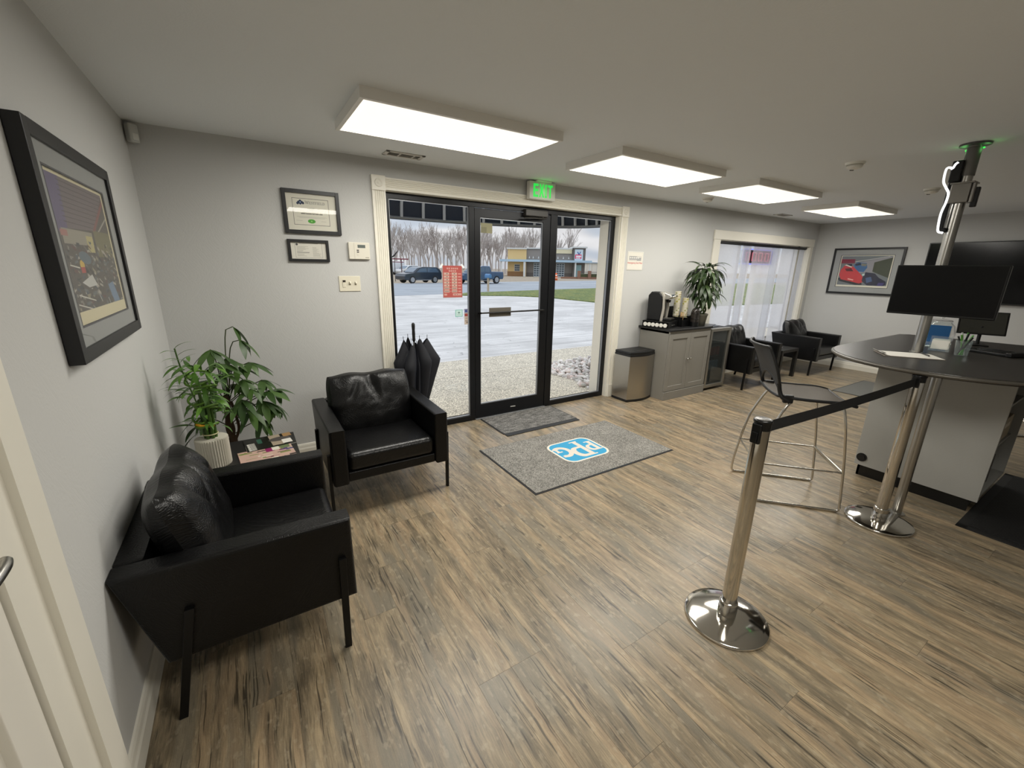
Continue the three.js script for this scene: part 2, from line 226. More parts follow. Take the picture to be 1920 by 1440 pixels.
// ---- white door in the left wall, beside the camera ----
{
  const t = struct('trim_3', 'white fluted casing round the white panel door', 'casing');
  const prof = flutes(0.1, 0.022, 4);
  const g = extr(prof, LDH + 0.1); g.rotateX(-PI / 2); g.rotateY(PI / 2); g.computeBoundingBox(); g.translate(-g.boundingBox.min.x, -g.boundingBox.min.y, 2.335 - g.boundingBox.min.z); mesh('casing_board', g, M.trim, t);
  mesh('casing_board', bx(0, 0, LD1 + 0.02, 0.022, LDH + 0.1, LD1 + 0.12, 0.004), M.trim, t); mesh('head_casing', bx(0, LDH + 0.01, 2.335, 0.024, LDH + 0.11, LD1 + 0.12, 0.004), M.trim, t);
  mesh('jamb_liner', [bx(-0.16, 0, 2.432, 0.006, LDH, 2.548), bx(-0.16, 0, LD1, 0.006, LDH, LD1 + 0.03), bx(-0.16, LDH - 0.005, 2.432, 0.006, LDH + 0.02, LD1 + 0.03)], M.trim, t);
  mesh('door_stop', bx(-0.06, 0, 2.546, -0.046, LDH, 2.56), M.trim, t);
  const d = struct('door_2', 'white panel door with a brushed lever handle beside the black armchair', 'door');
  const z0 = 2.553, z1 = LD1 - 0.003;
  const leaf = mesh('door_leaf', [bx(-0.044, 0.008, z0, -0.004, LDH - 0.008, z0 + 0.115, 0.003, 1), bx(-0.044, 0.008, z1 - 0.115, -0.004, LDH - 0.008, z1, 0.003, 1), bx(-0.044, 0.008, z0 + 0.115, -0.0042, 0.22, z1 - 0.115), bx(-0.044, LDH - 0.13, z0 + 0.115, -0.0042, LDH - 0.008, z1 - 0.115), bx(-0.044, 0.88, z0 + 0.115, -0.0042, 1.02, z1 - 0.115), bx(-0.034, 0.2, z0 + 0.112, -0.022, LDH - 0.12, z1 - 0.112)], M.doorWhite, d);
  for (const [a, b] of [[0.22, 0.88], [1.02, LDH - 0.13]]) mesh('raised_panel', bx(-0.04, a + 0.04, z0 + 0.155, -0.009, b - 0.04, z1 - 0.155, 0.014, 3), M.doorWhite, leaf);
  const zh = z0 + 0.078; mesh('lever_handle', [bar([-0.004, 1.035, zh], [0.006, 1.035, zh], 0.028, 20), bar([0.0, 1.035, zh], [0.05, 1.035, zh], 0.0115, 14), tube([[0.046, 1.035, zh - 0.012], [0.051, 1.035, zh + 0.01], [0.052, 1.033, zh + 0.05], [0.049, 1.03, zh + 0.1]], 0.011, 16, 10)], M.steel, leaf);
}
// ---- ceiling fixtures: four over the seating row and one nearer the white door, which the certificate glass mirrors ----
M.fixture = std('#eeece7', 0.5); 
M.diffuser = std('#fff6e0', 0.6, 0, { emissive: new THREE.Color().setRGB(1.0, 0.95, 0.82), emissiveIntensity: 1.0 });
const LX = [1.065, 2.802, 4.54, 6.68], LW = 1.22, LD = 0.61, LZ = 1.375, LHH = 0.052;
const lampNames = ['white framed ceiling panel light above the two chairs and the certificates', 'white framed ceiling panel light in front of the exit sign', 'white framed ceiling panel light above the coffee cabinet', 'white framed ceiling panel light by the far corner'];
function ceilingLight(x, z, label, group) {
  const t = thing('ceiling_light', label, 'light', [x, H, z], 0, group);
  const c = new THREE.Color();
  const w = LW, d = LD, f = 0.022;
  mesh('housing', [bx(0, -LHH, -d, w, 0, -d + f), bx(0, -LHH, -f, w, 0, 0), bx(0, -LHH, -d + f, f, 0, -f), bx(w - f, -LHH, -d + f, w, 0, -f), bx(f, -0.02, -d + f, w - f, -0.001, -f)], M.fixture, t);
  mesh('diffuser', bx(f * 0.8, -LHH + 0.004, -d + f * 0.8, w - f * 0.8, -LHH + 0.012, -f * 0.8), M.diffuser, t);
  const l = new THREE.RectAreaLight(LAMP_COLOR, LAMP, w - 2 * f, d - 2 * f); l.name = 'panel_light'; l.position.set(w / 2, -LHH + 0.001, -d / 2); l.rotation.x = -PI / 2; t.add(l);
  return t;
}
LX.forEach((x, i) => ceilingLight(x, LZ, lampNames[i], 'panel lights over the seating'));
ceilingLight(LX[0] + 0.1, 3.95, 'white framed ceiling panel light on the side of the white panel door');
// ================= ARMCHAIRS =================
const leatherBump = dataTex(512, 512, (x, y) => { const a = x / 512 * 2 * PI, b = y / 512 * 2 * PI; const n = fbm(40 + 22 * Math.cos(a) + 14 * Math.cos(b), 60 + 22 * Math.sin(a) + 14 * Math.sin(b), 4); return n; }, false);
M.leather = phy({ color: '#070708', roughness: 0.37, bumpMap: rep(leatherBump, 3), bumpScale: 0.0012, specularIntensity: 0.7 });
M.leatherSoft = phy({ color: '#080809', roughness: 0.32, bumpMap: rep(leatherBump, 1.5), bumpScale: 0.0015, specularIntensity: 0.85 });
M.chairLeg = std('#0a0a0b', 0.4, 0.3);
const CW = 0.77;
function sideProfile(z0) { return [[0.36, 0.232], [0.36, 0.598], [-0.365, 0.608], [-0.27, 0.232]]; }
function pillow(w, h, t, seed) {   // soft back cushion, lying in x/y, bulging along z, with pulled folds
  const r = rng(seed), folds = []; for (let i = 0; i < 5; i++) folds.push([r() * 1.2 - 0.6, r() * 0.5 + 0.35, r() * 1.4 - 0.7, 0.03 + r() * 0.05, 0.25 + r() * 0.35]);
  const f = (s) => (a, b) => { const u = a * 2 - 1, v = b * 2 - 1, e = Math.pow(Math.max(0, 1 - Math.pow(Math.abs(u), 4.5)), 0.5) * Math.pow(Math.max(0, 1 - Math.pow(Math.abs(v), 3.6)), 0.5);
    let k = 0; for (const [fu, fv, an, wd, am] of folds) { const du = (u - fu) * Math.cos(an) + (v - fv) * Math.sin(an), dl = -(u - fu) * Math.sin(an) + (v - fv) * Math.cos(an); k += am * Math.exp(-du * du / (wd * wd * 2)) * Math.exp(-dl * dl / 0.22); }
    const top = smooth(0.35, 1, v) * 0.10 * Math.sin(u * 9 + seed) + (fbm(u * 2.2 + seed, v * 2.2 + 5, 3) - 0.5) * 0.24;
    const z = s * (t / 2) * e * (1 + (s > 0 ? top - 0.32 * k : 0)) ;
    const sagT = v > 0 ? -0.008 * (1 - u * u) * v + 0.006 * Math.sin(u * 7 + seed) * v * v : 0, cr = 0.12;
    return [w / 2 * u * Math.sqrt(1 - cr * Math.pow(v, 4)), h / 2 * v * Math.sqrt(1 - cr * Math.pow(u, 4)) + sagT, z]; };
  const n = 40, m = 32, a = param(f(1), n, m), b = param((x, y) => f(-1)(1 - x, y), n, m); return [a, b];
}
function armchair(label, pos, turn, seed) {
  const t = thing('armchair', label, 'armchair', pos, turn, 'black leather armchairs');
  const arm = (x) => { const g = extr(sideProfile(), 0.095, 0.014, [], 3); g.rotateY(-PI / 2); g.translate(x, 0, 0); return uvBox(g, 1); };
  mesh('armrest', arm(-CW / 2 + 0.095), M.leather, t); mesh('armrest', arm(CW / 2), M.leather, t);
  for (const s of [-1, 1]) { const x = s * (CW / 2 - 0.0475); }
  const back = extr([[-0.27, 0.24], [-0.365, 0.606], [-0.285, 0.612], [-0.19, 0.24]], CW - 0.185, 0.012, [], 3); back.rotateY(-PI / 2); back.translate((CW - 0.185) / 2, 0, 0); mesh('back_panel', uvBox(back), M.leather, t);
  mesh('seat_base', uvBox(bx(-CW / 2 + 0.09, 0.235, -0.26, CW / 2 - 0.09, 0.302, 0.342, 0.012, 3)), M.leather, t);
  const sc = new RoundedBoxGeometry(CW - 0.194, 0.125, 0.56, 6, 0.036), p = sc.attributes.position; // seat cushion, domed a little
  for (let i = 0; i < p.count; i++) { const x = p.getX(i), z = p.getZ(i), y = p.getY(i); if (y > 0) p.setY(i, y + 0.014 * (1 - Math.pow(x / 0.29, 2)) * (1 - Math.pow(z / 0.28, 2)) + 0.006 * (fbm(x * 9 + seed, z * 9, 2) - 0.5)); }
  sc.computeVertexNormals(); sc.translate(0, 0.365, 0.07); mesh('seat_cushion', uvBox(sc, 0.8), M.leatherSoft, t);
  const pl = pillow(0.6, 0.45, 0.19, seed); for (const g of pl) { g.rotateX(-0.27); g.translate(0, 0.596, -0.175); } mesh('back_cushion', pl, M.leatherSoft, t);
  for (const s of [-1, 1]) {
    const x0 = s * CW / 2, x1 = s * (CW / 2 + 0.016), leg = (zt, zf) => { const g = extr([[zt - 0.014, 0.435], [zt + 0.014, 0.435], [zf + 0.013, 0], [zf - 0.013, 0]].reverse(), 0.018, 0.002); g.rotateY(-PI / 2); g.translate(s > 0 ? x1 + 0.002 : x0, 0, 0); return g; };
    mesh('leg', leg(0.313, 0.302), M.chairLeg, t); mesh('leg', leg(-0.18, -0.262), M.chairLeg, t);
  }
  return t;
}
armchair('black leather armchair against the left wall under the large garage print', [0.368, 0, 1.712], PI / 2, 3);
armchair('black leather armchair below the framed certificates beside the umbrella', [1.19, 0, 0.762], 0, 11);
armchair('black leather armchair beside the glass-door drinks fridge', [6.5, 0, 0.405], 0, 21);
armchair('black leather armchair in the far corner under the racing car print', [8.272, 0, 0.46], 0, 34);
// ---- black side tables ----
M.tableBlack = std('#191816', 0.42, 0, { bumpMap: rep(grainTex, 4), bumpScale: 0.0003 });
function sideTable(label, pos, s) { const t = thing('side_table', label, 'side table', pos, 0, 'black square side tables'); const h = 0.45;
  mesh('table_top', bx(-s / 2, h - 0.045, -s / 2, s / 2, h, s / 2, 0.003), M.tableBlack, t);
  for (const [a, b] of [[-1, -1], [1, -1], [1, 1], [-1, 1]]) mesh('leg', bx(a * s / 2, 0, b * s / 2, a * (s / 2 - 0.05), h - 0.045, b * (s / 2 - 0.05), 0.002), M.tableBlack, t); return t; }
sideTable('black square side table with magazines and a bamboo pot in the corner', [0.386, 0, 0.852], 0.53);
sideTable('black square side table with a few papers between the two far armchairs', [7.38, 0, 0.42], 0.5);
// ---- magazines ----
function cover(w, h, draw) { return std('#ffffff', 0.35, 0, { map: canvasTex(w, h, draw) }); }
function magazine(label, x, y, z, w, d, th, turn, draw, group) { const t = thing('magazine', label, 'magazine', [x, y, z], turn, group); mesh('pages', bx(-w / 2 + 0.002, 0, -d / 2 + 0.002, w / 2 - 0.002, th - 0.0008, d / 2 - 0.002), M.paper, t); const c = new THREE.PlaneGeometry(w, d); c.rotateX(-PI / 2); c.translate(0, th, 0); mesh('cover', [c, bx(-w / 2, 0, -d / 2, -w / 2 + 0.002, th, d / 2)], cover(256, 340, draw), t); return t; }
const scatter = (x, w, h, n, cols, seed) => { const r = rng(seed); for (let i = 0; i < n; i++) { x.fillStyle = cols[Math.floor(r() * cols.length)]; x.fillRect(r() * w, r() * h, 8 + r() * w * 0.2, 4 + r() * h * 0.09); } };
magazine('magazine with a dark cover and big pale title at the back of the side table', 0.502, 0.45, 0.716, 0.275, 0.21, 0.006, 0.12, (x, w, h) => { x.fillStyle = '#15150f'; x.fillRect(0, 0, w, h); x.fillStyle = '#a89a86'; x.fillRect(w * 0.52, 0, w * 0.24, h * 0.9); x.fillStyle = '#55504d'; x.beginPath(); x.arc(w * 0.72, h * 0.42, 60, 0, 7); x.fill(); x.fillStyle = '#a27f52'; x.fillRect(w * 0.82, 0, w * 0.18, h * 0.3); x.fillStyle = '#e9e6dd'; x.fillRect(w * 0.74, h * 0.52, w * 0.2, h * 0.34); x.save(); x.translate(w * 0.2, h * 0.95); x.rotate(-PI / 2); for (let i = 0; i < 6; i++) { x.fillRect(i * 34, -40, 24, 12); x.fillRect(i * 34, -40, 8, 40); x.fillRect(i * 34 + 16, -28, 8, 28); } x.restore(); x.fillStyle = '#2f5a48'; x.fillRect(w * 0.26, h * 0.1, w * 0.1, h * 0.4); }, 'magazines on the corner side table');
magazine('magazine with a pink and blue photo cover at the front of the side table', 0.478, 0.45, 0.905, 0.29, 0.2, 0.005, 0.1, (x, w, h) => { x.fillStyle = '#c9a89a'; x.fillRect(0, 0, w, h); scatter(x, w, h, 40, ['#3b3f7a', '#8b2b5c', '#e6dccb', '#5a2a22', '#7d8a4a', '#d6b7a8', '#2a2320'], 4); x.fillStyle = '#8c1f5e'; x.fillRect(w * 0.5, h * 0.05, w * 0.14, h * 0.35); x.fillStyle = '#e5e2d2'; x.fillRect(w * 0.62, h * 0.04, w * 0.14, h * 0.3); x.fillStyle = '#6b7a52'; x.fillRect(w * 0.78, h * 0.04, w * 0.18, h * 0.3); }, 'magazines on the corner side table');
magazine('folded white paper lying on the far side table', 7.3, 0.45, 0.42, 0.2, 0.27, 0.003, 0.3, (x, w, h) => { x.fillStyle = '#dcd9d2'; x.fillRect(0, 0, w, h); x.fillStyle = '#777'; for (let i = 0; i < 9; i++) x.fillRect(20, 30 + i * 30, w - 60 - (i % 3) * 30, 5); });
// ================= PLANTS =================
// a leaf along +z, folded at the midrib and drooping by `bend`
function leafGeo(l, w, bend, fold, tip = 1.6, seg = 7) { const pos = [], ix = [], uv = []; for (let i = 0; i <= seg; i++) { const t = i / seg, hw = w / 2 * Math.pow(Math.sin(PI * Math.pow(t, 0.8) * 0.985 + 0.012), 0.9) * (1 - 0.15 * t * tip * 0.3), a = bend * t, z = bend ? l * Math.sin(a) / bend : l * t, y = bend ? -l * (1 - Math.cos(a)) / bend : 0; for (const s of [-1, 0, 1]) { pos.push(s * hw, y + Math.abs(s) * hw * fold, z); uv.push(s * 0.5 + 0.5, t); } }
  for (let i = 0; i < seg; i++) for (let k = 0; k < 2; k++) { const a = i * 3 + k, b = a + 1, c = a + 3, d = a + 4; ix.push(a, c, b, b, c, d); }
  const g = new THREE.BufferGeometry(); g.setAttribute('position', new THREE.Float32BufferAttribute(pos, 3)); g.setAttribute('uv', new THREE.Float32BufferAttribute(uv, 2)); g.setIndex(ix); g.computeVertexNormals(); return g; }
const leafMat = (c) => phy({ color: c, roughness: 0.45, transmission: 0.22, thickness: 0, side: THREE.DoubleSide });
const leafMats = [leafMat('#3f5c26'), leafMat('#33511f'), leafMat('#4a6a2b')], bambooMats = [leafMat('#4f7a24'), leafMat('#5e8a2c'), leafMat('#42691f')], dracMats = [leafMat('#233616'), leafMat('#2b421b'), leafMat('#35491f')];
function putLeaf(parent, geo, mat, at, yaw, pitch, roll = 0, name = 'leaf') { const m = mesh(name, geo, mat, parent); m.position.set(...at); m.rotation.set(pitch, yaw, roll, 'YXZ'); return m; }
M.bark = std('#5b4532', 0.85, 0, { bumpMap: rep(grainTex, 2, 6), bumpScale: 0.002 });
M.soil = std('#5d4c3a', 0.95, 0, { bumpMap: rep(grainTex, 3), bumpScale: 0.006 });
// money tree on the floor in the corner behind the side table
{
  const t = thing('potted_money_tree', 'tall potted plant with palmate green leaves standing in the corner behind the side table', 'plant', [0.285, 0, 0.34]);
  mesh('pot', lathe([[0, 0.0], [0.105, 0], [0.135, 0.24], [0.142, 0.25], [0.142, 0.27], [0.13, 0.27], [0.126, 0.235], [0, 0.235]], 32), std('#4a4640', 0.6), t);
  mesh('soil', cyl(0.126, 0.126, 0.012, 0, 0.236, 0), M.soil, t);
  mesh('trunk', [tube([[0.0, 0.24, 0.0], [0.012, 0.36, 0.01], [-0.008, 0.46, 0], [0.004, 0.58, 0.01], [0.0, 0.7, 0]], 0.021, 24, 10), tube([[0.015, 0.24, 0.015], [-0.01, 0.34, -0.01], [0.012, 0.46, 0.015], [-0.004, 0.57, 0.0], [0.012, 0.68, 0.01]], 0.017, 24, 10), tube([[0.02, 0.38, 0.02], [0.05, 0.46, 0.03], [0.045, 0.56, 0.03], [0.03, 0.66, 0.02]], 0.009, 16, 8)], M.bark, t);
  const gs = [leafGeo(0.155, 0.044, 0.55, 0.12), leafGeo(0.13, 0.038, 0.7, 0.15), leafGeo(0.175, 0.05, 0.45, 0.1)], r = rng(8);
  // [hub x, y, z, main yaw, tilt down, number of leaflets]
  const hubs = [[0.11, 1.165, 0.02, 1.4, 1.1, 2], [0.14, 1.075, 0.02, 1.3, 0.95, 4], [-0.03, 1.03, 0.06, 0, 0.6, 5], [0.05, 0.97, 0.08, 0.5, 0.5, 5], [0.17, 0.92, 0.03, 1.2, 0.55, 5], [0.02, 0.88, 0.12, 0.1, 0.45, 5], [0.12, 0.82, 0.1, 0.8, 0.55, 5], [0.23, 0.79, 0.04, 1.4, 0.5, 5], [-0.08, 0.84, 0.1, -0.8, 0.55, 5], [0.22, 0.66, 0.12, 1.2, 0.75, 6], [0.28, 0.61, 0.06, 1.4, 0.8, 6], [0.1, 0.7, 0.16, 0.6, 0.7, 5], [-0.1, 0.72, 0.08, -1.0, 0.8, 5], [0.19, 0.54, 0.14, 1.0, 1.0, 5], [-0.12, 0.6, 0.1, -1.3, 0.9, 4], [0.06, 0.78, 0.02, 2.2, 0.6, 5], [0.3, 0.7, 0.0, 1.7, 0.5, 5], [0.0, 0.95, 0.1, 0.3, 0.3, 5], [0.1, 0.9, 0.06, 0.9, 0.25, 6], [0.16, 0.76, 0.14, 0.9, 0.35, 6], [0.25, 0.72, 0.1, 1.2, 0.3, 6], [0.06, 0.66, 0.16, 0.3, 0.5, 5], [-0.06, 0.76, 0.14, -0.5, 0.4, 5], [0.14, 0.62, 0.16, 0.8, 0.6, 5]];
  const stems = [];
  for (const [x, y, z, yaw, tilt, n] of hubs) { stems.push(tube([[0.005 + x * 0.1, Math.min(y - 0.12, 0.66), 0.0], [x * 0.55, y - 0.05, z * 0.5], [x, y, z]], 0.0035, 10, 5)); for (let k = 0; k < n; k++) { const a = yaw + (k - (n - 1) / 2) * 0.72 + (r() - 0.5) * 0.25; putLeaf(t, gs[Math.floor(r() * 3)], leafMats[Math.floor(r() * 3)], [x, y, z], a, tilt * 0.8 + (r() - 0.5) * 0.4, (r() - 0.5) * 0.5); } }
  mesh('stems', stems, std('#3f4a26', 0.7), t);
}
// lucky bamboo in a ribbed white pot on the side table
{
  const t = thing('potted_bamboo', 'lucky bamboo with bright green leaves in a ribbed white pot on the side table', 'plant', [0.222, 0.45, 0.905]);
  const n = 40, out = []; for (let i = 0; i < n * 4; i++) { const a = i / (n * 4) * 2 * PI, r = 0.0775 + 0.0028 * Math.cos(a * n); out.push([r * Math.cos(a), r * Math.sin(a)]); }
  const g = extr(out, 0.165, 0.004, [out.map(([x, y]) => [x * 0.92, y * 0.92]).reverse()]); g.rotateX(-PI / 2); mesh('pot', [g, cyl(0.072, 0.072, 0.012, 0, 0.002, 0)], std('#c9c4b6', 0.6), t);
  mesh('soil', cyl(0.0715, 0.0715, 0.014, 0, 0.135, 0, 32), M.soil, t);
  const stalk = std('#3d5a1d', 0.45), sg = [], r = rng(31);
  for (let k = 0; k < 7; k++) { const a = k / 6 * 2 * PI, q = k ? 0.024 : 0, x = Math.cos(a) * q, z = Math.sin(a) * q, h = 0.2 + (k % 3) * 0.05; sg.push(cyl(0.0085, 0.008, h, x, 0.14, z, 10)); for (let j = 0; j < 4; j++) sg.push(cyl(0.0097, 0.0097, 0.004, x, 0.18 + j * 0.05, z, 10)); }
  mesh('stalks', sg, stalk, t);
  mesh('ribbon', [mv(new THREE.TorusGeometry(0.036, 0.0035, 6, 28).rotateX(PI / 2), 0, 0.19, 0), ], std('#b9b48a', 0.5), t);
  mesh('yellow_tie', tube([[-0.05, 0.262, 0.03], [-0.03, 0.255, 0.05], [0.0, 0.252, 0.056], [0.03, 0.252, 0.048]], 0.008, 12, 8), std('#d79a1e', 0.5), t);
  // curled arms that loop round the bundle
  const loops = []; for (let k = 0; k < 9; k++) { const y = 0.24 + k * 0.035, a0 = k * 1.9, pts = []; for (let i = 0; i <= 8; i++) { const a = a0 + i / 8 * 3.6, q = 0.04 + 0.03 * Math.sin(i / 8 * PI); pts.push([Math.cos(a) * q, y + i * 0.004 + 0.012 * Math.sin(a * 2), Math.sin(a) * q]); } loops.push(tube(pts, 0.006, 20, 7)); }
  mesh('curled_stalks', loops, std('#567a26', 0.45), t);
  const gs = [leafGeo(0.1, 0.02, 0.9, 0.2), leafGeo(0.08, 0.018, 1.2, 0.2), leafGeo(0.115, 0.022, 0.7, 0.15), leafGeo(0.09, 0.026, 1.5, 0.15)];
  for (let k = 0; k < 92; k++) { const y = 0.24 + Math.pow(r(), 0.8) * 0.37, a = r() * 2 * PI, q = 0.03 + r() * 0.055; putLeaf(t, gs[k % 4], bambooMats[k % 3], [Math.cos(a) * q, y, Math.sin(a) * q], PI / 2 - a + (r() - 0.5) * 0.8, -0.75 + r() * 1.1, (r() - 0.5) * 0.8); }
  // one tall shoot leaning to the wall
  const sh = [[-0.02, 0.3, 0.0], [-0.05, 0.45, -0.01], [-0.075, 0.58, -0.015], [-0.085, 0.68, -0.02]]; mesh('shoot', tube(sh, 0.004, 16, 6), stalk, t);
  for (let k = 0; k < 11; k++) { const y = 0.48 + k * 0.02; putLeaf(t, gs[k % 2], bambooMats[k % 3], [-0.055 - k * 0.003, y, -0.012], (k % 2 ? -1.5 : 1.2) + (r() - 0.5), -0.5 - r() * 0.5); }
  for (const [y, a] of [[0.16, -2.2], [0.12, -1.9], [0.2, -1.6]]) putLeaf(t, leafGeo(0.17, 0.05, 0.6, 0.1), leafMats[1], [-0.03, y + 0.1, 0.02], a, 0.5);
}
// dracaena on the coffee cabinet
{
  const t = thing('potted_dracaena', 'bushy dark green dracaena in a grey square-rimmed pot on the coffee cabinet', 'plant', [5.465, 0.886, 0.35]);
  mesh('pot', [lathe([[0, 0], [0.075, 0], [0.093, 0.125], [0.098, 0.126], [0.1, 0.15], [0.09, 0.152], [0.086, 0.13], [0, 0.13]], 28)], std('#6d6a5e', 0.6), t);
  mesh('soil', cyl(0.086, 0.086, 0.008, 0, 0.128, 0), M.soil, t);
  const st = []; for (let k = 0; k < 6; k++) { const a = k / 6 * 2 * PI; st.push(tube([[0.045 * Math.cos(a), 0.13, 0.045 * Math.sin(a)], [0.06 * Math.cos(a + 0.8), 0.19, 0.06 * Math.sin(a + 0.8)], [0.055 * Math.cos(a + 1.6), 0.25, 0.055 * Math.sin(a + 1.6)], [0.03 * Math.cos(a + 2.4), 0.31, 0.03 * Math.sin(a + 2.4)], [0.05 * Math.cos(a + 2.8), 0.42, 0.05 * Math.sin(a + 2.8)], [0.075 * Math.cos(a + 3), 0.62 + (k % 3) * 0.05, 0.075 * Math.sin(a + 3)]], 0.011, 28, 8)); }
  mesh('woven_stems', st, std('#3a4a22', 0.5), t);
  const gs = [leafGeo(0.25, 0.046, 1.8, 0.2), leafGeo(0.22, 0.042, 2.1, 0.2), leafGeo(0.27, 0.044, 1.5, 0.2), leafGeo(0.2, 0.036, 0.9, 0.2)], r = rng(19);
  for (let k = 0; k < 135; k++) { const h = Math.pow(r(), 0.9), y = 0.36 + h * 0.40, a = r() * 2 * PI, q = 0.03 + r() * 0.06; const up = h > 0.9; putLeaf(t, gs[up ? 3 - (k % 2) : k % 3], dracMats[k % 3], [Math.cos(a) * q, y, Math.sin(a) * q], PI / 2 - a + (r() - 0.5) * 0.7, (up ? -0.95 : -0.45) + r() * 0.6, (r() - 0.5) * 0.5); }
}
// ================= THINGS ON WALLS AND CEILING =================
const picGlass = phy({ color: '#ffffff', roughness: 0.02, transmission: 1, thickness: 0, ior: 1.5, specularIntensity: 0.4 });
M.frameBlack = std('#111113', 0.4); M.matGrey = std('#8f918f', 0.9); M.matDark = std('#3a3a40', 0.9); M.matPale = std('#9b9d9c', 0.9);
// a picture frame hung on a wall: local x along the wall, y up, z out of the wall; origin at the lower left corner
function picture(name, label, category, pos, turn, w, h, o) {
  const t = thing(name, label, category, pos, turn, o.group), f = o.frame, dpt = o.depth;
  mesh('frame', [bx(0, 0, 0, f, h, dpt, 0.002, 1), bx(w - f, 0, 0, w, h, dpt, 0.002, 1), bx(f, 0, 0, w - f, f, dpt - 0.0004), bx(f, h - f, 0, w - f, h, dpt - 0.0004), bx(f * 0.5, f * 0.5, 0.0004, w - f * 0.5, h - f * 0.5, 0.002)], M.frameBlack, t);
  if (o.mount) mesh('mount', extr([[f * 0.8, f * 0.8], [w - f * 0.8, f * 0.8], [w - f * 0.8, h - f * 0.8], [f * 0.8, h - f * 0.8]], 0.004, 0, [[[o.px0, o.py0], [o.px0, o.py1], [o.px1, o.py1], [o.px1, o.py0]]]).translate(0, 0, dpt - 0.014), o.mount, t);
  if (o.liner) mesh('mount_edge', [bx(o.px0 - 0.006, o.py0 - 0.006, dpt - 0.013, o.px1 + 0.006, o.py0, dpt - 0.0095), bx(o.px0 - 0.006, o.py1, dpt - 0.013, o.px1 + 0.006, o.py1 + 0.006, dpt - 0.0095), bx(o.px0 - 0.006, o.py0, dpt - 0.013, o.px0, o.py1, dpt - 0.0095), bx(o.px1, o.py0, dpt - 0.013, o.px1 + 0.006, o.py1, dpt - 0.0095)], M.matDark, t);
  const pg = new THREE.PlaneGeometry(o.px1 - o.px0 + 0.004, o.py1 - o.py0 + 0.004); pg.translate((o.px0 + o.px1) / 2, (o.py0 + o.py1) / 2, Math.max(0.0045, dpt - 0.016)); mesh(o.sheet ?? 'print', pg, std('#ffffff', 0.7, 0, { map: canvasTex(o.cw, o.ch, o.draw) }), t);
  mesh('glass', bx(f * 0.8, f * 0.8, dpt - 0.0075, w - f * 0.8, h - f * 0.8, dpt - 0.0055), picGlass, t);
  return t;
}
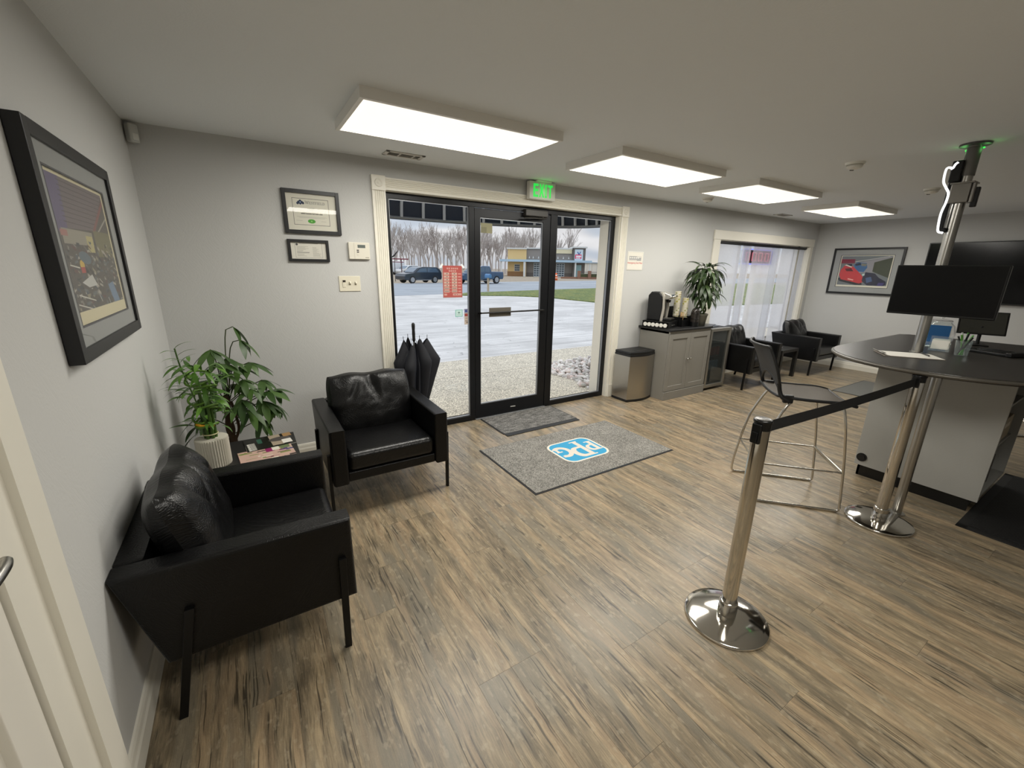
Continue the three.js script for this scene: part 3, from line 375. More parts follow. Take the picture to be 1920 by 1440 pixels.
// large garage scene on the left wall
picture('framed_print', 'large black framed print of a crowded old garage with grey mount', 'picture', [0.002, 1.258, 1.89], PI / 2, 0.915, 0.695, { frame: 0.042, depth: 0.038, mount: M.matGrey, liner: true, px0: 0.108, px1: 0.782, py0: 0.108, py1: 0.585, cw: 900, ch: 640,
  draw: (x, w, h) => { const r = rng(41); x.fillStyle = '#cfc6a4'; x.fillRect(0, 0, w, h); x.save(); x.beginPath(); x.rect(w * 0.02, h * 0.025, w * 0.95, h * 0.885); x.clip(); x.fillStyle = '#4f4a44'; x.fillRect(0, 0, w, h);
    x.fillStyle = '#6a5f62'; x.beginPath(); x.moveTo(0, 0); x.lineTo(w, 0); x.lineTo(w * 0.68, h * 0.34); x.lineTo(w * 0.1, h * 0.36); x.fill(); x.fillStyle = '#5d5374'; x.beginPath(); x.moveTo(0, 0); x.lineTo(w * 0.22, 0); x.lineTo(w * 0.18, h * 0.36); x.lineTo(0, h * 0.4); x.fill();
    for (let i = 0; i < 9; i++) { x.strokeStyle = '#4a4244'; x.lineWidth = 4; x.beginPath(); x.moveTo(w * (0.18 - i * 0.004), h * (0.05 + i * 0.033)); x.lineTo(w * (0.98 - i * 0.04), h * (0.05 + i * 0.034)); x.stroke(); }
    x.strokeStyle = '#7a4a48'; x.lineWidth = 22; x.beginPath(); x.moveTo(w, h * 0.06); x.lineTo(w * 0.62, h * 0.36); x.stroke(); x.strokeStyle = '#9a958a'; x.lineWidth = 10; x.beginPath(); x.moveTo(w, h * 0.2); x.lineTo(w * 0.7, h * 0.36); x.stroke();
    x.fillStyle = '#6e6a4d'; x.fillRect(w * 0.62, h * 0.34, w * 0.38, h * 0.2); x.fillStyle = '#8f8a7c'; x.fillRect(w * 0.08, h * 0.36, w * 0.5, h * 0.1); x.fillStyle = '#b0a774'; x.fillRect(w * 0.45, h * 0.39, w * 0.12, h * 0.12); x.fillStyle = '#9c6a62'; x.fillRect(w * 0.06, h * 0.37, w * 0.1, h * 0.04);
    const cols = ['#3a3d40', '#5e6465', '#7d7a72', '#2b2a2b', '#8b8470', '#46505a', '#a09a90', '#5a3f3c']; for (let i = 0; i < 240; i++) { x.fillStyle = cols[Math.floor(r() * 8)]; x.save(); x.translate(w * r(), h * (0.42 + r() * 0.5)); x.rotate(r() * 0.8 - 0.2); x.fillRect(0, 0, 8 + r() * 50, 4 + r() * 14); x.restore(); }
    x.fillStyle = '#c3a54a'; x.beginPath(); x.ellipse(w * 0.27, h * 0.6, 34, 22, 0, 0, 7); x.fill(); x.fillStyle = '#a3413c'; x.fillRect(w * 0.235, h * 0.615, 62, 26); x.fillStyle = '#b9b9b4'; x.beginPath(); x.moveTo(w * 0.2, h * 0.72); x.lineTo(w * 0.4, h * 0.67); x.lineTo(w * 0.46, h * 0.75); x.lineTo(w * 0.3, h * 0.76); x.fill(); x.fillStyle = '#55646e'; x.beginPath(); x.ellipse(w * 0.35, h * 0.55, 90, 28, 0.1, 0, 7); x.fill();
    x.strokeStyle = '#c6c4ba'; x.lineWidth = 6; for (const [a, b, c, d] of [[0.1, 0.8, 0.36, 0.86], [0.06, 0.86, 0.38, 0.94], [0.44, 0.8, 0.48, 0.88], [0.62, 0.86, 0.66, 0.95], [0.08, 0.6, 0.22, 0.62]]) { x.beginPath(); x.moveTo(w * a, h * b); x.lineTo(w * c, h * d); x.stroke(); } x.fillStyle = '#6a7f97'; x.beginPath(); x.moveTo(w * 0.68, h * 0.76); x.lineTo(w * 0.8, h * 0.74); x.lineTo(w * 0.88, h * 0.91); x.lineTo(w * 0.74, h * 0.91); x.fill(); x.restore(); } });
// racing cars on the far wall
picture('framed_print', 'black framed print of red and blue race cars on the far wall', 'picture', [XR - 0.002, 1.24, 0.304], -PI / 2, 0.939, 0.732, { frame: 0.03, depth: 0.034, mount: M.matPale, liner: true, px0: 0.118, px1: 0.815, py0: 0.115, py1: 0.615, cw: 900, ch: 640,
  draw: (x, w, h) => { x.fillStyle = '#d9d6c6'; x.fillRect(0, 0, w, h); x.save(); x.beginPath(); x.rect(w * 0.02, h * 0.025, w * 0.955, h * 0.91); x.clip(); x.fillStyle = '#6f767a'; x.fillRect(0, 0, w, h); x.fillStyle = '#8d8c92'; x.beginPath(); x.moveTo(w * 0.3, h * 0.25); x.lineTo(w, h * 0.02); x.lineTo(w, h * 0.5); x.lineTo(w * 0.4, h * 0.55); x.fill(); x.fillStyle = '#7c2a3e'; x.fillRect(0, h * 0.12, w * 0.29, h * 0.13); x.fillStyle = '#3c4334'; x.beginPath(); x.moveTo(w * 0.66, h * 0.22); x.lineTo(w, h * 0.06); x.lineTo(w, h * 0.7); x.lineTo(w * 0.86, h * 0.62); x.lineTo(w * 0.66, h * 0.5); x.fill(); x.strokeStyle = '#c8c6c6'; x.lineWidth = 9; x.beginPath(); x.moveTo(w * 0.3, h * 0.2); x.lineTo(w * 0.92, h * 0.04); x.stroke();
    const blob = (c, pts) => { x.fillStyle = c; x.beginPath(); pts.forEach(([a, b], i) => (i ? x.lineTo(w * a, h * b) : x.moveTo(w * a, h * b))); x.closePath(); x.fill(); };
    blob('#35608f', [[0.28, 0.3], [0.34, 0.22], [0.52, 0.24], [0.55, 0.38], [0.5, 0.52], [0.36, 0.5]]); blob('#222b3a', [[0.3, 0.27], [0.4, 0.23], [0.42, 0.3], [0.32, 0.33]]); blob('#77776a', [[0.42, 0.25], [0.53, 0.26], [0.52, 0.34], [0.43, 0.33]]);
    blob('#2b2b30', [[0.02, 0.74], [0.06, 0.7], [0.5, 0.84], [0.52, 0.92], [0.4, 0.93], [0.06, 0.82]]); blob('#c3373a', [[0.04, 0.46], [0.1, 0.33], [0.2, 0.28], [0.3, 0.38], [0.42, 0.54], [0.5, 0.66], [0.52, 0.84], [0.46, 0.88], [0.28, 0.82], [0.08, 0.76], [0.03, 0.62]]); blob('#5b1d22', [[0.12, 0.42], [0.24, 0.4], [0.3, 0.5], [0.16, 0.5]]); blob('#20293c', [[0.14, 0.28], [0.24, 0.27], [0.25, 0.34], [0.14, 0.35]]); blob('#e4dccf', [[0.1, 0.31], [0.14, 0.29], [0.26, 0.36], [0.24, 0.38]]); blob('#e8a79c', [[0.22, 0.72], [0.34, 0.76], [0.33, 0.79], [0.22, 0.76]]);
    blob('#26283f', [[0.5, 0.7], [0.54, 0.52], [0.72, 0.56], [0.8, 0.68], [0.95, 0.8], [0.96, 0.9], [0.84, 0.98], [0.62, 0.93], [0.5, 0.8]]); blob('#4a5f86', [[0.56, 0.7], [0.66, 0.66], [0.7, 0.8], [0.6, 0.86]]); blob('#3f3a72', [[0.82, 0.84], [0.93, 0.84], [0.9, 0.93], [0.8, 0.93]]); blob('#b9c9c4', [[0.48, 0.58], [0.53, 0.56], [0.53, 0.63], [0.49, 0.64]]); x.restore(); } });
// certificates over the armchair
picture('framed_certificate', 'black framed certificate with a green seal above the smaller one', 'certificate', [0.804, 1.79, 0.002], 0, 0.392, 0.307, { sheet: 'certificate_sheet', frame: 0.026, depth: 0.02, px0: 0.02, px1: 0.372, py0: 0.02, py1: 0.287, cw: 704, ch: 534,
  draw: (x, w, h) => { x.fillStyle = '#d7d4c6'; x.fillRect(0, 0, w, h); x.strokeStyle = '#3b3c3c'; x.lineWidth = 5; x.strokeRect(w * 0.14, h * 0.155, w * 0.69, h * 0.675); x.fillStyle = '#1d2c49'; for (const [a, b] of [[0.24, 0.25], [0.27, 0.22], [0.3, 0.25], [0.27, 0.28], [0.32, 0.27], [0.22, 0.28]]) { x.beginPath(); x.arc(w * (a + 0.02), h * b, 17, 0, 7); x.fill(); } x.fillStyle = '#9fb3c8'; x.beginPath(); x.arc(w * 0.29, h * 0.25, 9, 0, 7); x.fill(); x.fillStyle = '#4c4d4f'; x.font = '56px serif'; x.fillText('W', w * 0.375, h * 0.285); x.font = '46px serif'; x.fillText('ESTFIELD', w * 0.455, h * 0.285); x.font = '32px serif'; x.fillText('2023', w * 0.45, h * 0.43); x.fillStyle = '#6b695f'; for (const [a, b] of [[0.28, 0.085], [0.375, 0.115], [0.5, 0.05], [0.56, 0.065], [0.635, 0.065]]) x.fillRect(w * a, h * 0.525, w * b, 13); x.fillStyle = '#9a9890'; x.fillRect(w * 0.2, h * 0.615, w * 0.58, 3); x.fillRect(w * 0.24, h * 0.64, w * 0.5, 3); x.fillRect(w * 0.18, h * 0.72, w * 0.12, 3); x.fillRect(w * 0.66, h * 0.72, w * 0.1, 3); x.fillStyle = '#4b9a35'; x.beginPath(); x.ellipse(w * 0.475, h * 0.73, 52, 29, 0, 0, 7); x.fill(); x.fillStyle = '#9fd07f'; x.beginPath(); x.arc(w * 0.475, h * 0.73, 10, 0, 7); x.fill(); }, group: 'certificates on the entrance wall' });
picture('framed_certificate', 'small black framed license hanging below the larger certificate', 'certificate', [0.807, 1.588, 0.002], 0, 0.285, 0.16, { sheet: 'certificate_sheet', frame: 0.02, depth: 0.018, px0: 0.015, px1: 0.27, py0: 0.015, py1: 0.145, cw: 512, ch: 262,
  draw: (x, w, h) => { x.fillStyle = '#d9d6cb'; x.fillRect(0, 0, w, h); x.strokeStyle = '#777'; x.lineWidth = 3; x.strokeRect(w * 0.14, h * 0.08, w * 0.72, h * 0.8); x.fillStyle = '#444'; x.beginPath(); x.arc(w * 0.19, h * 0.17, 16, 0, 7); x.fill(); x.fillStyle = '#8a8880'; const r = rng(3); for (let i = 0; i < 11; i++) { x.fillRect(w * 0.18, h * (0.28 + i * 0.05), w * (0.1 + r() * 0.28), 3); x.fillRect(w * 0.6, h * (0.3 + i * 0.05), w * (0.1 + r() * 0.14), 3); } x.fillStyle = '#555'; x.fillRect(w * 0.18, h * 0.58, w * 0.33, 6); x.fillRect(w * 0.26, h * 0.1, w * 0.5, 5); }, group: 'certificates on the entrance wall' });
{ // thermostat
  const t = thing('thermostat', 'beige wall thermostat with a small grey display', 'thermostat', [1.236, 1.614, 0]), m = std('#dcd7c9', 0.5);
  mesh('body', bx(0, 0, 0, 0.164, 0.13, 0.028, 0.005), m, t); mesh('cover_seam', bx(0.042, 0.004, 0.0275, 0.0435, 0.126, 0.0285), std('#a39d8b', 0.6), t);
  mesh('display', bx(0.07, 0.088, 0.027, 0.13, 0.112, 0.0287), std('#5f6763', 0.3), t); for (const y of [0.066, 0.052]) mesh('button', bx(0.062, y, 0.027, 0.078, y + 0.008, 0.031, 0.001, 1), std('#4b4445', 0.5), t); for (const y of [0.04, 0.03]) mesh('button', bx(0.062, y, 0.027, 0.078, y + 0.006, 0.03, 0.001, 1), m, t); mesh('maker_mark', bx(0.126, 0.012, 0.0275, 0.154, 0.016, 0.0284), std('#77705f', 0.6), t);
}
{ // triple switch plate
  const t = thing('switch_plate', 'cream wall plate with two toggle switches and a dimmer', 'light switch', [1.145, 1.361, 0]), m = std('#dfd9c6', 0.45);
  mesh('plate', bx(0, 0, 0, 0.166, 0.121, 0.007, 0.003), m, t); mesh('dimmer', bx(0.026, 0.032, 0.006, 0.05, 0.092, 0.011, 0.002), m, t); mesh('dimmer_window', bx(0.028, 0.072, 0.0105, 0.05, 0.09, 0.0115), std('#3a3229', 0.4), t);
  for (const x of [0.083, 0.128]) { const g = bx(-0.005, -0.009, 0, 0.005, 0.009, 0.02, 0.002); g.rotateX(-0.5); g.translate(x, 0.063, 0.006); mesh('toggle', g, m, t); mesh('toggle_slot', bx(x - 0.007, 0.05, 0.0065, x + 0.007, 0.076, 0.0074), std('#7a725c', 0.6), t); }
}
{ // evacuation notice in a clear holder
  const t = thing('exit_plan_notice', 'white evacuation plan notice in a clear holder beside the entrance', 'notice', [4.412, 1.564, 0]);
  const g = new THREE.PlaneGeometry(0.262, 0.205); g.translate(0.136, 0.108, 0.006); mesh('backing', bx(0, 0, 0, 0.272, 0.216, 0.005, 0.001, 1), M.white, t);
  mesh('notice_sheet', g, std('#ffffff', 0.8, 0, { map: canvasTex(524, 410, (x, w, h) => { x.fillStyle = '#e9e5da'; x.fillRect(0, 0, w, h); x.fillStyle = '#a9a9a9'; x.fillRect(w * 0.1, h * 0.24, w * 0.5, h * 0.2); x.fillRect(w * 0.6, h * 0.3, w * 0.28, h * 0.18); x.fillStyle = '#dedcd6'; for (let i = 0; i < 5; i++) x.fillRect(w * (0.13 + i * 0.13), h * 0.27, w * 0.09, h * 0.1); x.strokeStyle = '#777'; x.lineWidth = 4; x.strokeRect(w * 0.1, h * 0.24, w * 0.78, h * 0.24); x.fillStyle = '#c23a33'; x.font = 'bold 52px sans-serif'; x.textAlign = 'center'; x.fillText('Emergency Exit Plan', w / 2, h * 0.66); x.strokeStyle = '#c9c5ba'; x.strokeRect(8, 8, w - 16, h - 16); }) }), t);
  mesh('cover', bx(0.002, 0.002, 0.008, 0.27, 0.214, 0.0095), picGlass, t);
}
// exit sign under the ceiling
const font = await new FontLoader().loadAsync('fonts/droid/droid_sans_bold.typeface.json');
{
  const t = thing('exit_sign', 'white exit sign with glowing green letters above the entrance', 'exit sign', [2.922, 2.212, 0.03]);
  mesh('canopy', bx(0.07, 0.158, -0.02, 0.25, 0.172, 0.075, 0.004), M.white, t);
  mesh('housing', bx(0, 0, 0, 0.31, 0.16, 0.055, 0.007), std('#dcd9d2', 0.5), t);
  const green = std('#0d5a1c', 0.5, 0, { emissive: new THREE.Color().setRGB(0.03, 0.72, 0.08), emissiveIntensity: 1.0 });
  const s = 0.118 / 0.73; let x = 0.042; for (const ch of 'EXIT') { const g = new TextGeometry(ch, { font, size: 0.152, depth: 0.002, curveSegments: 2 }); g.computeBoundingBox(); const b = g.boundingBox, w = ch === 'I' ? 0.022 : 0.058; g.translate(-b.min.x, -b.min.y, 0); g.scale(w / (b.max.x - b.min.x), 0.118 / (b.max.y - b.min.y), 1); g.translate(x, 0.021, 0.0545); mesh('letter', g, green, t); x += w + 0.0115; }
  const l = new THREE.PointLight(new THREE.Color().setRGB(0.05, 1, 0.12), 0.005); l.name = 'sign_light'; l.position.set(0.155, 0.08, 0.1); l.castShadow = true; t.add(l);
}
{ // corner motion sensor
  const t = thing('motion_sensor', 'small white motion sensor in the ceiling corner', 'sensor', [0, 2.262, 0]); const g = extr([[0.004, 0.004], [0.075, 0.004], [0.06, 0.05], [0.05, 0.06], [0.004, 0.075]], 0.104, 0.006); g.rotateX(-PI / 2); g.scale(1, 1, -1); g.index ?? 0;
  const q = bx(-0.028, 0, -0.02, 0.028, 0.104, 0.022, 0.01, 3); q.rotateY(PI / 4); q.translate(0.038, 0, 0.038); mesh('sensor_body', q, std('#c4c5c1', 0.5), t); const lens = bx(-0.018, 0.012, 0.019, 0.018, 0.05, 0.025, 0.004); lens.rotateY(PI / 4); lens.translate(0.038, 0, 0.038); mesh('sensor_lens', lens, std('#d8d8d4', 0.35), t);
}
function vent(label, x, z, w, d) { const t = thing('air_vent', label, 'vent', [x, H, z], 0, 'ceiling air vents'); const m = std('#cfccc5', 0.5); mesh('vent_frame', [bx(0, -0.008, 0, w, 0, 0.02, 0.002, 1), bx(0, -0.008, d - 0.02, w, 0, d, 0.002, 1), bx(0, -0.008, 0, 0.03, 0, d, 0.002, 1), bx(w - 0.03, -0.008, 0, w, 0, d, 0.002, 1), bx(w * 0.36, -0.008, 0.01, w * 0.4, 0, d - 0.01), bx(w * 0.72, -0.008, 0.01, w * 0.76, 0, d - 0.01)], m, t); mesh('dark_opening', bx(0.02, -0.002, 0.015, w - 0.02, -0.001, d - 0.015), std('#1c1c1c', 0.9), t); for (let i = 0; i < 5; i++) { const g = bx(0.03, -0.001, -0.006, w - 0.03, 0, 0.006); g.rotateX(0.6); g.translate(0, -0.0045, 0.028 + i * (d - 0.056) / 4); mesh('louver', g, m, t); } return t; }
vent('white ceiling air vent above the light switch and certificates', 1.503, 0.17, 0.3, 0.13);
vent('white ceiling air vent near the far window', 7.2, 0.15, 0.3, 0.13);
function detector(label, x, z) { const t = thing('smoke_detector', label, 'smoke detector', [x, H, z], 0, 'round white detectors on the ceiling'); mesh('base', cyl(0.058, 0.064, 0.016, 0, -0.016, 0), M.white, t); mesh('cover', lathe([[0, -0.045], [0.03, -0.044], [0.044, -0.038], [0.05, -0.03], [0.052, -0.016], [0, -0.016]], 28), M.white, t); mesh('sensor_slot', [bx(-0.012, -0.0465, -0.05, 0.012, -0.032, -0.038)].map((g) => g.rotateY(-0.9)), std('#3a3936', 0.7), t); return t; }
detector('round white smoke detector between the panel lights and the counter pole', 4.548, 2.082); detector('round white smoke detector on the ceiling near the television', 6.32, 2.087); detector('small round white ceiling detector beside the third panel light', 5.17, 0.446);
{ // television
  const t = thing('television', 'large black flat television on the far wall', 'television', [XR, 1.2, 1.492], 0); mesh('screen_housing', bx(-0.055, 0, 0, -0.012, 0.818, 1.45, 0.006), M.satinBlack, t); mesh('screen', bx(-0.0565, 0.018, 0.012, -0.0545, 0.806, 1.438), phy({ color: '#050507', roughness: 0.12, specularIntensity: 0.5 }), t); mesh('wall_mount', bx(-0.014, 0.25, 0.5, 0, 0.58, 0.95), M.blackMetal, t);
}
// ================= MATS =================
{
  const tex = dataTex(512, 512, (x, y) => { const s = noise(x / 3, y / 5.0), b = fbm(x / 60, y / 16, 3), v = 110 + (NT[(x * 512 + y * 3) & 65535] - 0.5) * 70 + (s - 0.5) * 90 + (b - 0.5) * 90; return [v, v * 0.985, v * 0.955]; });
  const t = thing('door_mat', 'small striped grey entrance mat against the glass door', 'mat', [2.462, 0, -0.04]);
  mesh('carpet', uvBox(bx(0, 0.0, 0, 0.905, 0.009, 0.478, 0.002, 1), 2.2), std('#ffffff', 0.95, 0, { map: tex, bumpMap: rep(grainTex, 3), bumpScale: 0.004 }), t); mesh('rubber_edge', bx(-0.004, 0, 0.47, 0.908, 0.007, 0.54, 0.003, 1), std('#1f2022', 0.7), t); mesh('rubber_side', [bx(-0.012, 0, 0, 0.002, 0.006, 0.478), bx(0.903, 0, 0, 0.917, 0.006, 0.478)], std('#1f2022', 0.7), t);
}
{
  const W = 1.53, D = 0.87;
  const tex = canvasTex(1530, 870, (x, w, h) => { const im = x.createImageData(w, h), d = im.data; for (let j = 0; j < h; j++) for (let i = 0; i < w; i++) { const o = (j * w + i) * 4, v = 128 + (NT[(i * 733 + j * 1291) & 65535] - 0.5) * 76 + (noise(i / 6, j / 6) - 0.5) * 78 + (fbm(i / 130, j / 130, 3) - 0.5) * 26; d[o] = v; d[o + 1] = v * 0.98; d[o + 2] = v * 0.935; d[o + 3] = 255; } x.putImageData(im, 0, 0);
    // emblem, read from the door side
    x.save(); x.translate(w * 0.508, h * 0.49); x.rotate(PI); const a = 250, b = 204;  const rr = (x0, y0, ww, hh, r) => { x.beginPath(); x.moveTo(x0 + r, y0); x.arcTo(x0 + ww, y0, x0 + ww, y0 + hh, r); x.arcTo(x0 + ww, y0 + hh, x0, y0 + hh, r); x.arcTo(x0, y0 + hh, x0, y0, r); x.arcTo(x0, y0, x0 + ww, y0, r); x.closePath(); };
    x.fillStyle = '#e3ddd0'; rr(-a, -b, 2 * a, 2 * b, 100); x.fill(); x.fillStyle = '#3d9fcb'; rr(-a + 20, -b + 18, 2 * a - 40, 2 * b - 36, 84); x.fill();
    const X = (u) => (u - 0.5) * 476, Y = (v) => (v - 0.5) * 384, cream = '#dcd3c6', blue = '#3d9fcb';
    const dee = (c, x0, xm, x1, y0, y1) => { x.fillStyle = c; x.beginPath(); x.moveTo(X(x0), Y(y0)); x.lineTo(X(xm), Y(y0)); x.ellipse(X(xm), Y((y0 + y1) / 2), X(x1) - X(xm), (Y(y1) - Y(y0)) / 2, 0, -PI / 2, PI / 2); x.lineTo(X(x0), Y(y1)); x.closePath(); x.fill(); };
    const box = (c, x0, x1, y0, y1) => { x.fillStyle = c; x.fillRect(X(x0), Y(y0), X(x1) - X(x0), Y(y1) - Y(y0)); };
    // first letter, small
    box(cream, 0.06, 0.145, 0.25, 0.75); box(cream, 0.045, 0.2, 0.71, 0.75); box(cream, 0.03, 0.1, 0.25, 0.29); dee(cream, 0.1, 0.2, 0.31, 0.25, 0.585); dee(blue, 0.145, 0.18, 0.23, 0.325, 0.52);
    // second letter, tall
    box(cream, 0.32, 0.415, 0.09, 0.9); box(cream, 0.3, 0.48, 0.855, 0.9); box(cream, 0.27, 0.36, 0.09, 0.135); dee(cream, 0.36, 0.54, 0.69, 0.09, 0.62); dee(blue, 0.415, 0.49, 0.575, 0.195, 0.53);
    // third letter: open round with a bar
    x.strokeStyle = cream; x.lineWidth = 44; x.beginPath(); x.ellipse(X(0.84), Y(0.54), 70, 86, 0, 0.75, 5.3); x.stroke(); box(cream, 0.88, 0.94, 0.54, 0.79); box(cream, 0.83, 0.955, 0.54, 0.585); box(cream, 0.885, 0.945, 0.28, 0.38);
    x.restore(); });
  const t = thing('logo_mat', 'large grey entrance mat with a blue and white emblem', 'mat', [2.07, 0, 0.646]);
  mesh('rubber_backing', bx(0, 0, 0, W, 0.004, D, 0.0018, 1), std('#26262a', 0.8), t);
  const g = new THREE.PlaneGeometry(W - 0.024, D - 0.024, 60, 34); g.rotateX(-PI / 2); g.translate(W / 2, 0.0085, D / 2); const p = g.attributes.position; for (let i = 0; i < p.count; i++) p.setY(i, 0.0082 + 0.0016 * fbm(p.getX(i) * 4, p.getZ(i) * 4, 2)); g.computeVertexNormals();
  mesh('carpet', [g, bx(0.012, 0.003, 0.012, W - 0.012, 0.0078, 0.014), bx(0.012, 0.003, D - 0.014, W - 0.012, 0.0078, D - 0.012), bx(0.012, 0.003, 0.012, 0.014, 0.0078, D - 0.012), bx(W - 0.014, 0.003, 0.012, W - 0.012, 0.0078, D - 0.012)], std('#ffffff', 0.95, 0, { map: tex, bumpMap: rep(grainTex, 6), bumpScale: 0.003 }), t);
}
{ // ribbed rubber mat behind the counter
  const tex = dataTex(256, 256, (x, y) => { const u = x % 32 - 16, v = (y + ((x >> 5) & 1) * 16) % 32 - 16; return Math.hypot(u / 1.3, v) < 9 ? 0.1 : 0.8; }, false);
  const t = thing('rubber_mat', 'black dimpled rubber mat on the staff side of the counter', 'mat', [4.222, 0, 3.212]);
  mesh('mat_surface', uvBox(bx(0.05, 0, 0.05, 1.35, 0.013, 0.85, 0.003, 1), 6), std('#0d0d0d', 0.75, 0, { bumpMap: tex, bumpScale: 0.012 }), t); mesh('bevelled_edge', [bx(0, 0, 0, 1.4, 0.006, 0.055, 0.003, 1), bx(0, 0, 0.845, 1.4, 0.006, 0.9, 0.003, 1), bx(0, 0, 0, 0.055, 0.006, 0.9, 0.003, 1), bx(1.345, 0, 0, 1.4, 0.006, 0.9, 0.003, 1)], std('#1b1b1b', 0.7), t);
}
{ // grey rug past the counter
  const t = thing('grey_mat', 'plain grey carpet mat on the floor beyond the bar stool', 'mat', [7.24, 0, 1.36]); mesh('carpet', uvBox(bx(0, 0, 0, 1.05, 0.008, 1.2, 0.003, 1), 3), std('#6f6f6b', 0.95, 0, { bumpMap: rep(grainTex, 4), bumpScale: 0.003 }), t); mesh('edge_binding', [bx(-0.015, 0, -0.015, 1.065, 0.0065, 0.002), bx(-0.015, 0, 1.198, 1.065, 0.0065, 1.215), bx(-0.015, 0, -0.015, 0.002, 0.0065, 1.215), bx(1.048, 0, -0.015, 1.065, 0.0065, 1.215)], std('#4e4e4c', 0.9), t);
}
// ================= UMBRELLA =================
{
  const t = thing('umbrella', 'closed black umbrella standing handle up between the armchair and the door', 'umbrella', [1.693, 0, 0.15]);
  mesh('shaft', [bar([0, 0.0, 0], [0, 0.96, 0], 0.0055, 8), cyl(0.003, 0.006, 0.05, 0, 0, 0, 8)], M.steel, t);
  mesh('grip', lathe([[0, 0.93], [0.009, 0.93], [0.0145, 0.945], [0.0125, 0.97], [0.014, 1.0], [0.0125, 1.03], [0.0148, 1.06], [0.0145, 1.085], [0.008, 1.095], [0, 1.096]], 16), std('#0b0b0c', 0.5), t);
  // loosely gathered canopy: eight gores, wide near the rib tips at the top
  const f = (u, v) => { const a = u * 2 * PI, k = 8, rib = Math.pow(Math.abs(Math.cos(a * k / 2)), 0.7); const y = 0.05 + v * 0.86; const prof = v < 0.8 ? 0.012 + 0.205 * Math.pow(v / 0.8, 0.95) : 0.217 - 0.11 * Math.pow((v - 0.8) / 0.2, 1.1); const r = prof * (0.55 + 0.45 * rib) * (1 + 0.16 * Math.sin(a * 3 + 1) * v); const tw = a + 0.5 * v * Math.sin(a * 2); const edge = v > 0.9 ? (rib - 0.75) * 0.11 * (v - 0.9) / 0.1 : 0; return [r * Math.cos(tw), y + edge + 0.03 * v * Math.sin(a * 2 + 0.6), r * Math.sin(tw) * 0.62]; };
  const g = param(f, 96, 26); mesh('canopy', g, phy({ color: '#0c0e16', roughness: 0.75, sheen: 0.5, sheenColor: new THREE.Color('#30384e'), side: THREE.DoubleSide }), t);
  const tips = []; for (let k = 0; k < 8; k++) { const a = k / 8 * 2 * PI, p0 = f(k / 8, 1), p1 = [p0[0] * 1.02, p0[1] + 0.03, p0[2] * 1.02]; tips.push(bar(p0, p1, 0.0022, 6)); tips.push(bar([p0[0] * 0.3, 0.5, p0[2] * 0.3], p0, 0.0018, 5)); } mesh('ribs', tips, M.blackMetal, t);
}
// ================= TRASH CAN =================
{
  const t = thing('trash_can', 'brushed steel step bin with black lid beside the grey cabinet', 'trash can', [4.285, 0, 0.06]);
  const W = 0.43, D = 0.245, bow = 0.045, out = (o) => { const p = [[-o, -o]]; p.push([W + o, -o]); for (let i = 0; i <= 12; i++) { const s = i / 12; p.push([W + o - s * (W + 2 * o), D + o + bow * Math.sin(PI * s)]); } return p; };
  const ex = (o, y0, y1, b) => { const g = extr(out(o).map(([x, z]) => [x, -z]).reverse(), y1 - y0, b); g.rotateX(-PI / 2); g.translate(0, y0, 0); return g; };
  mesh('body', toCreasedNormals(ex(0, 0.03, 0.565, 0), 0.5), M.brushed, t); mesh('base_ring', ex(0.002, 0, 0.032, 0.004), M.blackPlastic, t); mesh('rim', ex(0.002, 0.563, 0.59, 0.004), M.blackPlastic, t); mesh('lid', ex(0.0, 0.588, 0.622, 0.01), M.blackPlastic, t); mesh('sensor_panel', bx(0.12, 0.62, 0.19, 0.31, 0.625, 0.25, 0.002, 1), M.satinBlack, t);
}
// ================= COFFEE CORNER =================
M.cabinet = std('#86837c', 0.55); M.cabTop = std('#1c1c1d', 0.4);
const KX = 4.735, KW = 0.815, KD = 0.487, KH = 0.862;
{
  const t = thing('storage_cabinet', 'grey two-door shaker cabinet with a black top under the coffee machine', 'cabinet', [KX, 0, 0]);
  mesh('carcass', [bx(0, 0.0, 0.03, 0.018, KH, KD - 0.02, 0.002, 1), bx(KW - 0.018, 0, 0.03, KW, KH, KD - 0.02, 0.002, 1), bx(0.01, 0.1, 0.03, KW - 0.01, KH, 0.045), bx(0.01, 0.1, 0.03, KW - 0.01, 0.118, KD - 0.02), bx(0, KH - 0.03, 0.03, KW, KH, KD - 0.002, 0.003, 1)], M.cabinet, t);
  mesh('plinth', bx(-0.004, 0, KD - 0.022, KW + 0.004, 0.105, KD + 0.006, 0.003, 1), M.cabinet, t);
  for (const [x0, x1, kx] of [[0.004, KW / 2 - 0.0015, KW / 2 - 0.03], [KW / 2 + 0.0015, KW - 0.004, KW / 2 + 0.03]]) {
    const s = 0.062, y0 = 0.112, y1 = KH - 0.034, z0 = KD - 0.02, z1 = KD;
    const d = mesh('cabinet_door', [bx(x0, y0, z0, x0 + s, y1, z1, 0.002, 1), bx(x1 - s, y0, z0, x1, y1, z1, 0.002, 1), bx(x0 + s - 0.002, y0, z0, x1 - s + 0.002, y0 + s, z1, 0.002, 1), bx(x0 + s - 0.002, y1 - s, z0, x1 - s + 0.002, y1, z1, 0.002, 1), bx(x0 + s * 0.8, y0 + s * 0.8, z0 + 0.002, x1 - s * 0.8, y1 - s * 0.8, z1 - 0.008)], M.cabinet, t);
    const k = lathe([[0, 0.026], [0.008, 0.025], [0.012, 0.02], [0.011, 0.014], [0.005, 0.01], [0.005, 0], [0, 0]].reverse(), 16); k.rotateX(PI / 2); k.translate(kx, 0.5, z1); mesh('knob', k, M.steel, d);
  }
  mesh('top_board', bx(-0.012, KH, 0.002, KW + 0.012, KH + 0.024, KD + 0.012, 0.004), M.cabTop, t);
}
const KT = KH + 0.024;
